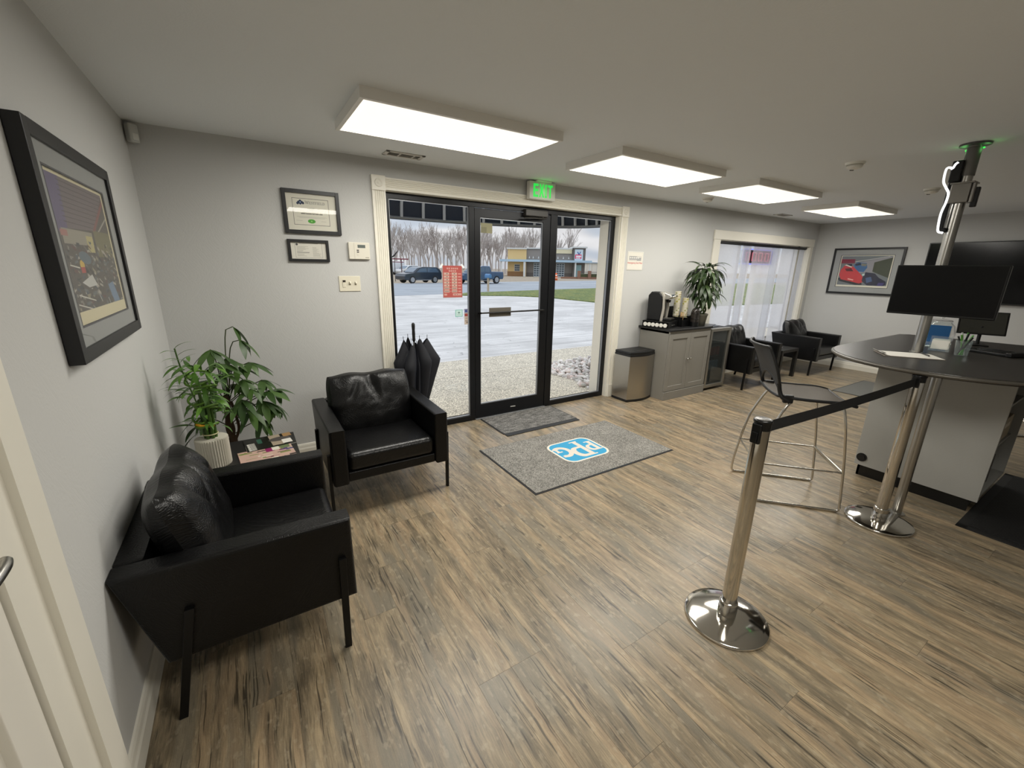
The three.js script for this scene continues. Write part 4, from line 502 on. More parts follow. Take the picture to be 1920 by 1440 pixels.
{ // pod coffee machine, turned towards the seating
  const t = thing('coffee_maker', 'black and silver pod coffee machine on the cabinet', 'coffee maker', [4.87, KT + 0.082, 0.215], 0.35);
  const side = extr([[-0.15, 0], [0.02, 0], [0.03, 0.05], [0.02, 0.3], [-0.02, 0.345], [-0.12, 0.345], [-0.155, 0.3]], 0.17, 0.012); side.rotateY(-PI / 2); side.translate(0.085, 0, 0); mesh('body', side, M.blackPlastic, t);
  for (const s of [-1, 1]) { const a = extr([[0.02, 0.0], [0.05, 0.0], [0.062, 0.15], [0.05, 0.3], [0.02, 0.345], [0.0, 0.345], [0.03, 0.28], [0.036, 0.15]], 0.014, 0.002); a.rotateY(-PI / 2); a.translate(s * 0.085 + 0.007, 0, 0); mesh('side_trim', a, std('#cfcac0', 0.35, 0.5), t); }
  const head = extr([[-0.02, 0.245], [0.1, 0.262], [0.13, 0.285], [0.11, 0.32], [0.04, 0.347], [-0.02, 0.347]], 0.15, 0.014, [], 3); head.rotateY(-PI / 2); head.translate(0.075, 0, 0); mesh('brew_head', head, std('#c9c6bf', 0.25, 0.75), t);
  mesh('handle', tube([[-0.06, 0.29, 0.13], [-0.04, 0.3, 0.16], [0.04, 0.3, 0.16], [0.06, 0.29, 0.13]], 0.009, 16, 8), M.chrome, t); mesh('display', bx(-0.03, 0.296, 0.118, 0.03, 0.318, 0.128, 0.002, 1), std('#54606a', 0.2), t);
  mesh('front_panel', bx(-0.07, 0.04, 0.015, 0.07, 0.25, 0.035, 0.004), M.satinBlack, t); mesh('spout', cyl(0.022, 0.03, 0.03, 0, 0.222, 0.075, 16), M.blackPlastic, t);
  mesh('drip_tray', bx(-0.075, 0, 0.02, 0.075, 0.03, 0.15, 0.008), M.satinBlack, t); mesh('drip_grille', bx(-0.065, 0.03, 0.035, 0.065, 0.034, 0.142), M.steel, t);
  mesh('water_tank', bx(0.088, 0.02, -0.12, 0.15, 0.3, 0.02, 0.012), phy({ color: '#b9bfc0', roughness: 0.12, transmission: 0.6, thickness: 0, ior: 1.4 }), t);
}
{ // drawer of coffee pods under the machine
  const t = thing('coffee_pod_box', 'black coffee pod drawer with white pods under the coffee machine', 'pod drawer', [4.86, KT, 0.22], 0.3);
  mesh('drawer_box', [bx(-0.16, 0, -0.16, 0.16, 0.012, 0.16, 0.003, 1), bx(-0.16, 0.07, -0.16, 0.16, 0.081, 0.16, 0.003, 1), bx(-0.16, 0, -0.16, 0.16, 0.08, -0.15), bx(0.15, 0, -0.16, 0.16, 0.08, 0.16), bx(-0.14, 0.01, 0.15, 0.16, 0.072, 0.162, 0.003, 1), bx(-0.155, 0.01, -0.12, -0.15, 0.035, 0.15)], M.satinBlack, t);
  mesh('drawer_pull', bx(-0.04, 0.03, 0.162, 0.05, 0.038, 0.172, 0.002, 1), M.steel, t);
  const body = lathe([[0, 0], [0.018, 0], [0.0225, 0.04], [0.0245, 0.042]], 16), foil = lathe([[0.0245, 0.042], [0.0245, 0.044], [0, 0.0445]], 16), mf = std('#e9e7e0', 0.35); for (const g of [body, foil]) g.rotateZ(PI / 2); for (let i = 0; i < 6; i++) { const p = thing('coffee_pod', 'white coffee pod lying in the black pod drawer', 'coffee pod', V(-0.112, 0.0375, -0.125 + i * 0.05).applyAxisAngle(V(0, 1, 0), 0.3).add(V(4.86, KT, 0.22)).toArray(), 0.3, 'coffee pods in the drawer'); mesh('pod_cup', body, M.white, p); mesh('foil_lid', foil, mf, p); }
}
{ // organizer with cup stacks, sugar and a tinted dome
  const t = thing('cup_organizer', 'black mesh organizer for cups and stirrers beside the coffee machine', 'organizer', [5.2, KT, 0.25], 0.1);
  mesh('tray', [bx(-0.125, 0, -0.11, 0.125, 0.008, 0.11, 0.002, 1), bx(-0.125, 0, -0.11, 0.125, 0.12, -0.104), bx(-0.125, 0, 0.104, 0.125, 0.085, 0.11), bx(-0.125, 0, -0.11, -0.119, 0.12, 0.11), bx(0.119, 0, -0.11, 0.125, 0.12, 0.11), bx(-0.004, 0, -0.11, 0.002, 0.11, 0.11)], M.satinBlack, t);
  mesh('back_plate', bx(-0.125, 0.1, -0.11, 0.03, 0.24, -0.104), M.satinBlack, t);
  mesh('wire_rim', [tube([[-0.125, 0.13, 0.11], [0.125, 0.13, 0.11]], 0.003, 2, 6), tube([[-0.125, 0.13, 0.11], [-0.125, 0.13, -0.11]], 0.003, 2, 6), tube([[0.125, 0.13, 0.11], [0.125, 0.13, -0.11]], 0.003, 2, 6)], M.satinBlack, t);
}
const cupMat = std('#ffffff', 0.7, 0, { map: canvasTex(256, 256, (x, w, h) => { x.fillStyle = '#d8d2be'; x.fillRect(0, 0, w, h); const r = rng(6); for (let i = 0; i < 26; i++) { x.fillStyle = ['#8f9a4a', '#b8b26a', '#6e7a3c', '#c7b98e'][i % 4]; x.beginPath(); x.ellipse(r() * w, r() * h, 10 + r() * 22, 8 + r() * 16, r() * 3, 0, 7); x.fill(); } }) });
const cupGeo = lathe([[0, 0.001], [0.029, 0.001], [0.038, 0.092], [0.0385, 0.093], [0.037, 0.096], [0.028, 0.004], [0, 0.004]], 24), cupRim = mv(new THREE.TorusGeometry(0.0395, 0.0018, 6, 24).rotateX(PI / 2), 0, 0.095, 0), rimMat = std('#ddd8c8', 0.6);
function cupStack(which, x, z, n) { for (let k = 0; k < n; k++) { const t = thing('paper_cup', k === n - 1 ? 'topmost patterned paper cup of the ' + which + ' stack' : 'patterned paper cup nested in the ' + which + ' stack', 'paper cup', [x, KT + 0.009 + k * 0.027, z], k * 0.7, 'paper cups stacked in the organizer'); mesh('cup_wall', cupGeo, cupMat, t); mesh('rim', cupRim, rimMat, t); } }
cupStack('taller', 5.15, 0.22, 13); cupStack('shorter', 5.245, 0.275, 10);
{ const t = thing('pod_dispenser', 'dark tinted domed container beside the paper cups', 'container', [5.295, KT, 0.4]); mesh('base', cyl(0.052, 0.052, 0.06, 0, 0, 0, 24), M.satinBlack, t); mesh('dome', lathe([[0.05, 0.06], [0.05, 0.17], [0.045, 0.2], [0.032, 0.222], [0, 0.228]], 24), phy({ color: '#4a4440', roughness: 0.05, transmission: 0.55, thickness: 0 }), t); mesh('rib_band', [mv(new THREE.TorusGeometry(0.051, 0.003, 6, 28).rotateX(PI / 2), 0, 0.1, 0), mv(new THREE.TorusGeometry(0.051, 0.003, 6, 28).rotateX(PI / 2), 0, 0.165, 0), ...[0, 1, 2, 3].map((k) => tube([[0.052 * Math.cos(k * PI / 2 + 0.6), 0.06, 0.052 * Math.sin(k * PI / 2 + 0.6)], [0.052 * Math.cos(k * PI / 2 + 0.6), 0.17, 0.052 * Math.sin(k * PI / 2 + 0.6)], [0.03 * Math.cos(k * PI / 2 + 0.6), 0.224, 0.03 * Math.sin(k * PI / 2 + 0.6)], [0, 0.23, 0]], 0.003, 14, 6))], M.satinBlack, t); }
{ const r = rng(2), m = std('#c9a878', 0.7); for (let i = 0; i < 8; i++) { const g = bx(-0.003, 0, -0.001, 0.003, 0.165 + r() * 0.012, 0.001); g.rotateZ((r() - 0.5) * 0.14); g.rotateX((r() - 0.5) * 0.14); const o = single('wooden_stirrer', g, m, 'pale wooden stirrer standing in the end of the organizer', 'stirrer', 'wooden stirrers in the organizer'); o.position.set(5.105 + (i % 4) * 0.011, KT + 0.009, 0.325 + (i >> 2) * 0.014); } }
{ // drinks fridge with a glass door
  const X = 5.585, W = 0.455, D = 0.475, Hf = 0.842; const t = thing('drinks_fridge', 'small drinks fridge with a steel framed glass door', 'fridge', [X, 0, 0]);
  mesh('cabinet_shell', [bx(0, 0.03, 0.03, 0.03, Hf, D - 0.045, 0.003, 1), bx(W - 0.03, 0.03, 0.03, W, Hf, D - 0.045, 0.003, 1), bx(0, Hf - 0.035, 0.03, W, Hf, D - 0.045, 0.003, 1), bx(0, 0.03, 0.03, W, 0.09, D - 0.045, 0.003, 1), bx(0, 0.03, 0.02, W, Hf, 0.05)], std('#1a1b1c', 0.5), t);
  for (const [x, z] of [[0.04, 0.08], [W - 0.04, 0.08], [0.04, D - 0.1], [W - 0.04, D - 0.1]]) mesh('foot', cyl(0.016, 0.018, 0.032, x, 0, z, 12), M.blackPlastic, t);
  const f = 0.04, z0 = D - 0.04, z1 = D; const d = mesh('fridge_door', [bx(0, 0.035, z0, f, Hf, z1, 0.003, 1), bx(W - f, 0.035, z0, W, Hf, z1, 0.003, 1), bx(f * 0.9, 0.035, z0, W - f * 0.9, 0.035 + f, z1, 0.003, 1), bx(f * 0.9, Hf - f, z0, W - f * 0.9, Hf, z1, 0.003, 1)], std('#a5a29b', 0.35, 0.85), t); mesh('pane', bx(f * 0.8, 0.06, z0 + 0.016, W - f * 0.8, Hf - 0.025, z0 + 0.022), phy({ color: '#c4cbcb', roughness: 0.0, transmission: 0.96, thickness: 0 }), d);
  for (const y of [0.26, 0.45, 0.64]) mesh('wire_shelf', [...Array(9)].map((_, i) => bar([0.05 + i * 0.044, y, 0.06], [0.05 + i * 0.044, y, D - 0.06], 0.0022, 5)).concat([bar([0.03, y, D - 0.065], [W - 0.03, y, D - 0.065], 0.0035, 6), bar([0.03, y, 0.06], [W - 0.03, y, 0.06], 0.0035, 6)]), M.steel, t);
  mesh('inner_lining', [bx(0.03, 0.09, 0.05, W - 0.03, Hf - 0.035, 0.054)], std('#b8bcbc', 0.6), t);
  const can = (label, x, y, z, c) => { const k = thing('drink_can', label, 'drink can', [X + x, y, z], 0, 'cans in the drinks fridge'); mesh('can_body', lathe([[0, 0], [0.024, 0], [0.0325, 0.01], [0.0325, 0.105], [0.026, 0.118], [0, 0.118]], 20), std(c, 0.35, 0.5), k); mesh('can_lid', cyl(0.026, 0.026, 0.003, 0, 0.118, 0, 20), M.steel, k); };
  for (let i = 0; i < 5; i++) can('red drink can on the upper middle fridge shelf', 0.075 + i * 0.076, 0.452, 0.36, '#a5402e');
  for (let i = 0; i < 5; i++) can('silver blue drink can on the lower fridge shelf', 0.075 + i * 0.076, 0.262, 0.36, '#7f93ab');
}
{ const a = single('magazine', bx(-0.15, 0, -0.11, 0.15, 0.008, 0.11, 0.002, 1), std('#3d4653', 0.3), 'blue grey magazine lying on the drinks fridge', 'magazine', 'magazines on the drinks fridge'); a.position.set(5.8, 0.842, 0.25); a.rotation.y = 0.2; const b = single('magazine', bx(-0.1, 0, -0.12, 0.17, 0.008, 0.08, 0.002, 1), std('#23272d', 0.3), 'dark magazine on top of the blue grey one on the fridge', 'magazine', 'magazines on the drinks fridge'); b.position.set(5.8, 0.85, 0.25); b.rotation.y = 0.35; }
// ================= RECEPTION COUNTER =================
M.laminate = std('#2f2c29', 0.32, 0, { bumpMap: rep(grainTex, 6), bumpScale: 0.0002 }); M.panelGrey = std('#aaa9a4', 0.6, 0, { bumpMap: rep(grainTex, 5), bumpScale: 0.0004 });
const CT = 1.03;
{
  const t = thing('reception_counter', 'dark rounded reception counter top on a grey panel base', 'counter', [0, 0, 0]);
  const pts = []; for (let i = 0; i <= 28; i++) { const a = PI / 2 + PI * i / 28; pts.push([4.4 + 0.6 * Math.cos(a), -(2.9) + 0.6 * Math.sin(a)]); } // shape y is -z
  const top = [...pts, [5.74, -3.5], [5.86, -3.45], [5.86, -3.2], [5.74, -2.36], [5.68, -2.3]];
  const g = extr(top, 0.03, 0.004); g.rotateX(-PI / 2); g.translate(0, CT - 0.03, 0); mesh('counter_top', uvBox(g), M.laminate, t);
  mesh('edge_band', [tube(pts.map(([x, y]) => [x, CT - 0.015, -y]), 0.011, 60, 6)], std('#5a564f', 0.35, 0.2), t);
  mesh('end_panel', uvBox(bx(4.5, 0.092, 2.545, 4.522, CT - 0.03, 3.24, 0.0015, 1)), M.panelGrey, t); mesh('rear_panel', uvBox(bx(4.52, 0.092, 2.545, 5.6, CT - 0.03, 2.567)), M.panelGrey, t);
  mesh('kick_plate', [bx(4.525, 0, 2.565, 4.54, 0.094, 3.2), bx(4.525, 0, 2.565, 5.55, 0.094, 2.58), bx(4.53, 0, 3.18, 5.3, 0.094, 3.19)], M.satinBlack, t);
  const sh = std('#9b9a95', 0.6); mesh('shelf_board', bx(4.52, 0.092, 2.56, 5.3, 0.11, 3.23), sh, t); mesh('shelf_board', bx(4.52, 0.4, 2.56, 5.3, 0.418, 3.2), sh, t); mesh('shelf_board', bx(4.52, 0.7, 2.56, 5.3, 0.718, 3.2), sh, t); mesh('divider_panel', bx(5.3, 0.092, 2.56, 5.32, CT - 0.03, 3.23), sh, t);
  mesh('cable_grommet', [bar([4.494, 0.16, 2.585], [4.501, 0.16, 2.585], 0.034, 24), bar([4.49, 0.16, 2.585], [4.495, 0.16, 2.585], 0.022, 24)], M.blackPlastic, t);
  mesh('support_leg', [cyl(0.027, 0.027, CT - 0.03, 4.075, 0, 2.955, 24), cyl(0.045, 0.045, 0.006, 4.075, 0, 2.955, 28), cyl(0.05, 0.05, 0.006, 4.075, CT - 0.036, 2.955, 28)], M.steel, t);
  const gl = phy({ color: '#dfe2e0', roughness: 0.25, transmission: 0.35, thickness: 0 }); 
}
const binder = (label, x, y, z, w, h, d, c) => { const t = thing('file_box', label, 'file box', [x, y, z], 0, 'boxes on the counter shelves'); mesh('box_body', bx(0, 0, 0, w, h, d, 0.003, 1), std(c, 0.7), t); mesh('label_tab', bx(w * 0.25, h * 0.55, d, w * 0.75, h * 0.75, d + 0.001), std('#d9d2c2', 0.8), t); };
binder('yellow cardboard file box on the middle counter shelf', 4.56, 0.418, 2.92, 0.34, 0.2, 0.27, '#b3a476'); binder('pinkish cardboard file box on the upper counter shelf', 4.56, 0.718, 2.9, 0.3, 0.2, 0.27, '#9c8578'); binder('dark file box on the lowest counter shelf', 4.55, 0.11, 2.94, 0.4, 0.22, 0.26, '#3f3a3a'); binder('beige file box beside the yellow one on the counter shelf', 4.93, 0.418, 2.92, 0.3, 0.17, 0.27, '#a89b85');
{ // pole from counter to ceiling with screens
  const X = 4.56, Z = 2.718; const t = thing('monitor_pole', 'steel pole from counter to ceiling carrying a bracket and screens', 'pole', [X, CT, Z]);
  mesh('pole_tube', cyl(0.031, 0.031, H - CT - 0.001, 0, 0, 0, 32), M.steel, t); mesh('ceiling_flange', cyl(0.075, 0.075, 0.012, 0, H - CT - 0.0125, 0, 32), std('#5d5d5c', 0.5, 0.4), t); mesh('floor_flange', cyl(0.042, 0.042, 0.008, 0, 0, 0, 32), M.steel, t);
  mesh('sleeve', cyl(0.036, 0.036, 0.17, 0, H - CT - 0.19, 0, 32), std('#6e6c69', 0.5, 0.5), t);
  const cl = mesh('clamp', [bx(-0.05, 1.0, -0.05, 0.035, 1.125, 0.045, 0.006), bx(-0.06, 1.115, -0.055, 0.05, 1.125, 0.06, 0.002, 1), bar([-0.03, 1.0, 0.055], [-0.03, 1.12, 0.055], 0.012, 10)], std('#87847f', 0.35, 0.7), t);
  mesh('mount_arm', [bx(-0.045, 0.84, -0.07, -0.015, 1.23, -0.035, 0.006), bx(-0.05, 1.13, -0.075, -0.005, 1.26, -0.02, 0.008), bx(-0.03, 0.97, 0.055, 0.0, 1.09, 0.085, 0.006), bx(-0.048, 0.82, -0.062, -0.01, 0.85, -0.02, 0.008)], M.blackMetal, t);
  const strip = [[2.279, 2.672], [2.268, 2.66], [2.243, 2.651], [2.252, 2.64], [2.246, 2.622], [2.174, 2.624], [2.132, 2.644], [2.094, 2.664], [2.038, 2.664], [1.973, 2.655], [1.905, 2.657], [1.857, 2.665], [1.846, 2.69]].map(([y, z]) => [-0.05, y - CT, z - Z]);
  mesh('light_strip', tube(strip, 0.0065, 80, 8), std('#ffffff', 0.4, 0, { emissive: new THREE.Color(1, 1, 1), emissiveIntensity: 1.3 }), t, 'glowing white light strip on the bracket');
  mesh('indicator_lamp', mv(new THREE.SphereGeometry(0.006, 12, 8), 0.02, H - CT - 0.03, -0.042), std('#0d4a18', 0.4, 0, { emissive: new THREE.Color().setRGB(0.05, 0.9, 0.1), emissiveIntensity: 1 }), t, 'small green indicator lamp');
  const l = new THREE.PointLight(new THREE.Color().setRGB(0.25, 1, 0.25), 0.0035); l.name = 'indicator_light'; l.position.set(0.02, H - CT - 0.035, -0.055); l.castShadow = true; t.add(l);
  const l2 = new THREE.PointLight(new THREE.Color().setRGB(0.25, 1, 0.25), 0.0035); l2.name = 'indicator_light'; l2.position.set(0.0, H - CT - 0.035, 0.055); l2.castShadow = true; t.add(l2);
  mesh('indicator_lamp', mv(new THREE.SphereGeometry(0.006, 12, 8), 0, H - CT - 0.03, 0.042), std('#0d4a18', 0.4, 0, { emissive: new THREE.Color().setRGB(0.05, 0.9, 0.1), emissiveIntensity: 1 }), t, 'small green indicator lamp');
  // screen bracket
  mesh('screen_bracket', [bx(-0.08, 0.36, -0.06, 0.045, 0.52, 0.2, 0.006), bx(-0.06, 0.545, -0.05, 0.05, 0.575, 0.05, 0.004)], M.blackMetal, t);
  const s = mesh('monitor', bx(-0.125, 0.272, -0.196, -0.09, 0.606, 0.343, 0.006), M.satinBlack, t); mesh('screen', bx(-0.1265, 0.286, -0.188, -0.1245, 0.6, 0.335), phy({ color: '#050506', roughness: 0.35, specularIntensity: 0.4 }), s);
}
// things lying on the counter
{ const t = thing('clipboard', 'brown clipboard under a white form at the counter edge', 'clipboard', [4.345, CT, 2.725], -0.98); mesh('board', bx(-0.16, 0, -0.11, 0.16, 0.004, 0.11, 0.001, 1), std('#8a8279', 0.5), t); mesh('clip', bx(-0.152, 0.004, -0.03, -0.13, 0.012, 0.03, 0.002, 1), M.steel, t); const f = thing('form_sheet', 'white printed form on the clipboard', 'paper', [4.345, CT + 0.004, 2.725], -0.98); mesh('sheet', bx(-0.128, 0, -0.106, 0.158, 0.0012, 0.106), M.paper, f); mesh('curled_corner', shell((u, v) => [-0.128 - 0.04 * v, 0.001 + 0.014 * v * v, -0.1 + 0.2 * u], 6, 4, 0.0008), M.paper, f); }
{ const t = thing('pen', 'black pen lying on the form', 'pen', [4.44, CT + 0.0053, 2.79], 0.6); mesh('pen_barrel', [bar([-0.06, 0.0045, 0], [0.05, 0.0045, 0], 0.0045, 10), bar([0.05, 0.0045, 0], [0.064, 0.0045, 0], 0.0045, 10, 0.001)], M.satinBlack, t); mesh('pen_clip', bx(-0.058, 0.009, -0.001, -0.02, 0.011, 0.001), M.steel, t); }
{ const t = thing('card_holder', 'clear card holder with white business cards', 'card holder', [4.8, CT, 2.775], -1.35); mesh('holder', [shell((u, v) => [-0.055 + 0.11 * u, 0.012 + 0.09 * v, 0.0 - 0.06 * v], 2, 2, 0.003), bx(-0.055, 0, 0.0, 0.055, 0.022, 0.004), bx(-0.055, 0, -0.07, 0.055, 0.003, 0.03), bx(-0.057, 0, -0.06, -0.054, 0.06, 0.03), bx(0.054, 0, -0.06, 0.057, 0.06, 0.03)], M.acrylic, t); for (let i = 0; i < 4; i++) { const g = bx(-0.045 + (i % 2) * 0.006, 0.012, -0.001, 0.045 + (i % 2) * 0.006, 0.075 + i * 0.007, 0.0015); g.rotateX(-0.58); g.translate(0, 0.004, 0.012 - i * 0.005); g.rotateY(-1.35); const o = single('business_card', g, M.paper, 'white business card leaning in the clear card holder', 'business card', 'business cards in the holder'); o.position.set(4.8, CT, 2.775); } }
{ const t = thing('brochure_holder', 'clear brochure stand with a blue leaflet behind the counter pole', 'brochure stand', [5.0, CT, 2.7], -1.35); const a = bx(-0.075, 0, -0.0015, 0.075, 0.2, 0.0015); a.rotateX(-0.25); mesh('stand', [a, bx(-0.075, 0, -0.09, 0.075, 0.003, 0.02), bx(-0.075, 0, 0.017, 0.075, 0.04, 0.02)], M.acrylic, t); const b = bx(-0.07, 0.01, 0.002, 0.07, 0.17, 0.006); b.rotateX(-0.25); b.rotateY(-1.35); single('leaflet', b, std('#22639e', 0.6), 'blue leaflet in the clear brochure stand', 'leaflet').position.set(5.0, CT, 2.7); }
{ const t = thing('glass_jar', 'clear round glass jar on the counter', 'jar', [5.22, CT, 2.66]); mesh('jar_body', lathe([[0, 0], [0.07, 0], [0.095, 0.04], [0.1, 0.09], [0.085, 0.15], [0.062, 0.175], [0.066, 0.19], [0.062, 0.19], [0.058, 0.176], [0.08, 0.148], [0.095, 0.09], [0.09, 0.043], [0.067, 0.005], [0, 0.005]], 32), phy({ color: '#ffffff', roughness: 0, transmission: 1, thickness: 0, ior: 1.5 }), t); mesh('jar_lid', lathe([[0, 0.235], [0.012, 0.232], [0.016, 0.22], [0.008, 0.205], [0.06, 0.196], [0.067, 0.19], [0, 0.19]].reverse(), 28), phy({ color: '#f4f4f4', roughness: 0.05, transmission: 0.85, thickness: 0 }), t); }
{ const t = thing('pen_cup', 'clear plastic cup holding pens on the counter', 'cup', [4.69, CT, 2.915]); mesh('cup', lathe([[0, 0], [0.034, 0], [0.043, 0.105], [0.0455, 0.107], [0.041, 0.106], [0.032, 0.003], [0, 0.003]], 28), M.acrylic, t); const c = ['#57a23d', '#5fae44', '#1c1c1e', '#202022', '#6cb04a', '#2a2a2c', '#d9d9d6']; c.forEach((k, i) => { const a = i * 0.9, n = ['green', 'green', 'black', 'black', 'green', 'black', 'white'][i]; const o = thing('pen', n + ' pen standing in the clear cup', 'pen', [4.69, CT, 2.915], 0, 'pens in the clear cup'), p0 = V(0.016 * Math.cos(a + 2.6), 0.006, 0.016 * Math.sin(a + 2.6)), p1 = V(0.034 * Math.cos(a), 0.15 - (i % 3) * 0.012, 0.034 * Math.sin(a)); mesh('pen_barrel', bar(p0, p1, 0.0048, 8), std(k, 0.4), o); mesh('pen_cap', bar(p1.clone().lerp(p0, 0.25), p1.clone().lerp(p0, -0.06), 0.0056, 8), std(k, 0.3), o); }); }
{ const t = thing('payment_keypad', 'flat black keypad terminal on the counter', 'keypad', [5.05, CT, 3.02], -0.35); mesh('keypad_body', bx(-0.1, 0, -0.12, 0.1, 0.02, 0.13, 0.006), M.satinBlack, t); mesh('keypad_screen', bx(-0.08, 0.02, -0.09, 0.08, 0.0215, 0.06), std('#17191b', 0.15), t); mesh('raised_lip', bx(-0.105, 0, 0.11, 0.105, 0.032, 0.145, 0.008), M.blackPlastic, t); }
{ const t = thing('tablet_screen', 'small angled staff tablet on a stand behind the hanging monitor', 'tablet', [5.45, CT, 2.86], -1.2); const g = bx(-0.14, 0.09, -0.006, 0.14, 0.28, 0.006, 0.004); g.rotateX(-0.35); mesh('tablet_body', g, M.satinBlack, t); const s = bx(-0.128, 0.1, 0.006, 0.128, 0.27, 0.0068); s.rotateX(-0.35); mesh('tablet_face', s, phy({ color: '#3d3d38', roughness: 0.12 }), t); mesh('tablet_stand', [bx(-0.05, 0, -0.09, 0.05, 0.01, 0.05, 0.003), bar([0, 0.005, -0.04], [0, 0.15, -0.055], 0.012, 10)], M.blackMetal, t); }
// ================= BARRIER POSTS =================
function stanchion(label, x, z, turn) {
  const t = thing('barrier_post', label, 'barrier post', [x, 0, z], turn, 'chrome barrier posts');
  mesh('base_plate', lathe([[0, 0], [0.176, 0], [0.18, 0.004], [0.18, 0.011], [0.176, 0.016], [0.15, 0.0225], [0.1, 0.031], [0.06, 0.036], [0, 0.038]], 72), M.chrome, t);
  mesh('collar', lathe([[0.031, 0.034], [0.04, 0.034], [0.04, 0.1], [0.036, 0.106], [0.031, 0.107]], 36), M.chrome, t);
  mesh('post', cyl(0.0318, 0.0318, 0.87, 0, 0.09, 0, 40), M.chrome, t);
  mesh('head', lathe([[0.0318, 0.955], [0.0322, 0.956], [0.0322, 0.984], [0.035, 0.986], [0.0355, 0.994], [0.034, 0.998], [0.03, 0.999], [0, 0.9992]], 40), M.satinBlack, t); mesh('head_plate', lathe([[0, 1.0008], [0.028, 1.0004], [0.029, 0.998]].reverse(), 36), std('#4f4c4a', 0.25, 0.8), t);
  mesh('chrome_sleeve', cyl(0.0321, 0.0321, 0.026, 0, 0.957, 0, 40), M.chrome, t);
  { const g = bx(-0.019, 0.9, -0.042, 0.019, 0.984, -0.026, 0.004), h = bx(-0.012, 0.91, -0.048, 0.012, 0.95, -0.041, 0.002, 1); mesh('belt_clip', [g, h], M.satinBlack, t); }
  return t;
}
const S1 = [2.205, 2.868], S2 = [3.835, 2.93];
const dirS = Math.atan2(S2[0] - S1[0], S2[1] - S1[1]);
{
  const a = stanchion('chrome barrier post standing alone in the open floor with the belt drawn out', S1[0], S1[1], dirS);
  const L = Math.hypot(S2[0] - S1[0], S2[1] - S1[1]); mesh('belt_mouth', bx(-0.016, 0.925, 0.03, 0.016, 0.99, 0.042, 0.003), M.satinBlack, a);
  mesh('belt', shell((u, v) => [0, 0.933 + 0.05 * v - 0.008 * Math.sin(PI * u), 0.038 + (L - 0.08) * u], 24, 2, 0.0016), std('#070707', 0.85, 0, { bumpMap: rep(grainTex, 20, 2), bumpScale: 0.0008 }), a);
  const b = stanchion('chrome barrier post beside the counter panel receiving the belt', S2[0], S2[1], dirS + PI); mesh('belt_end', bx(-0.018, 0.925, 0.03, 0.018, 0.99, 0.046, 0.003), M.satinBlack, b);
}
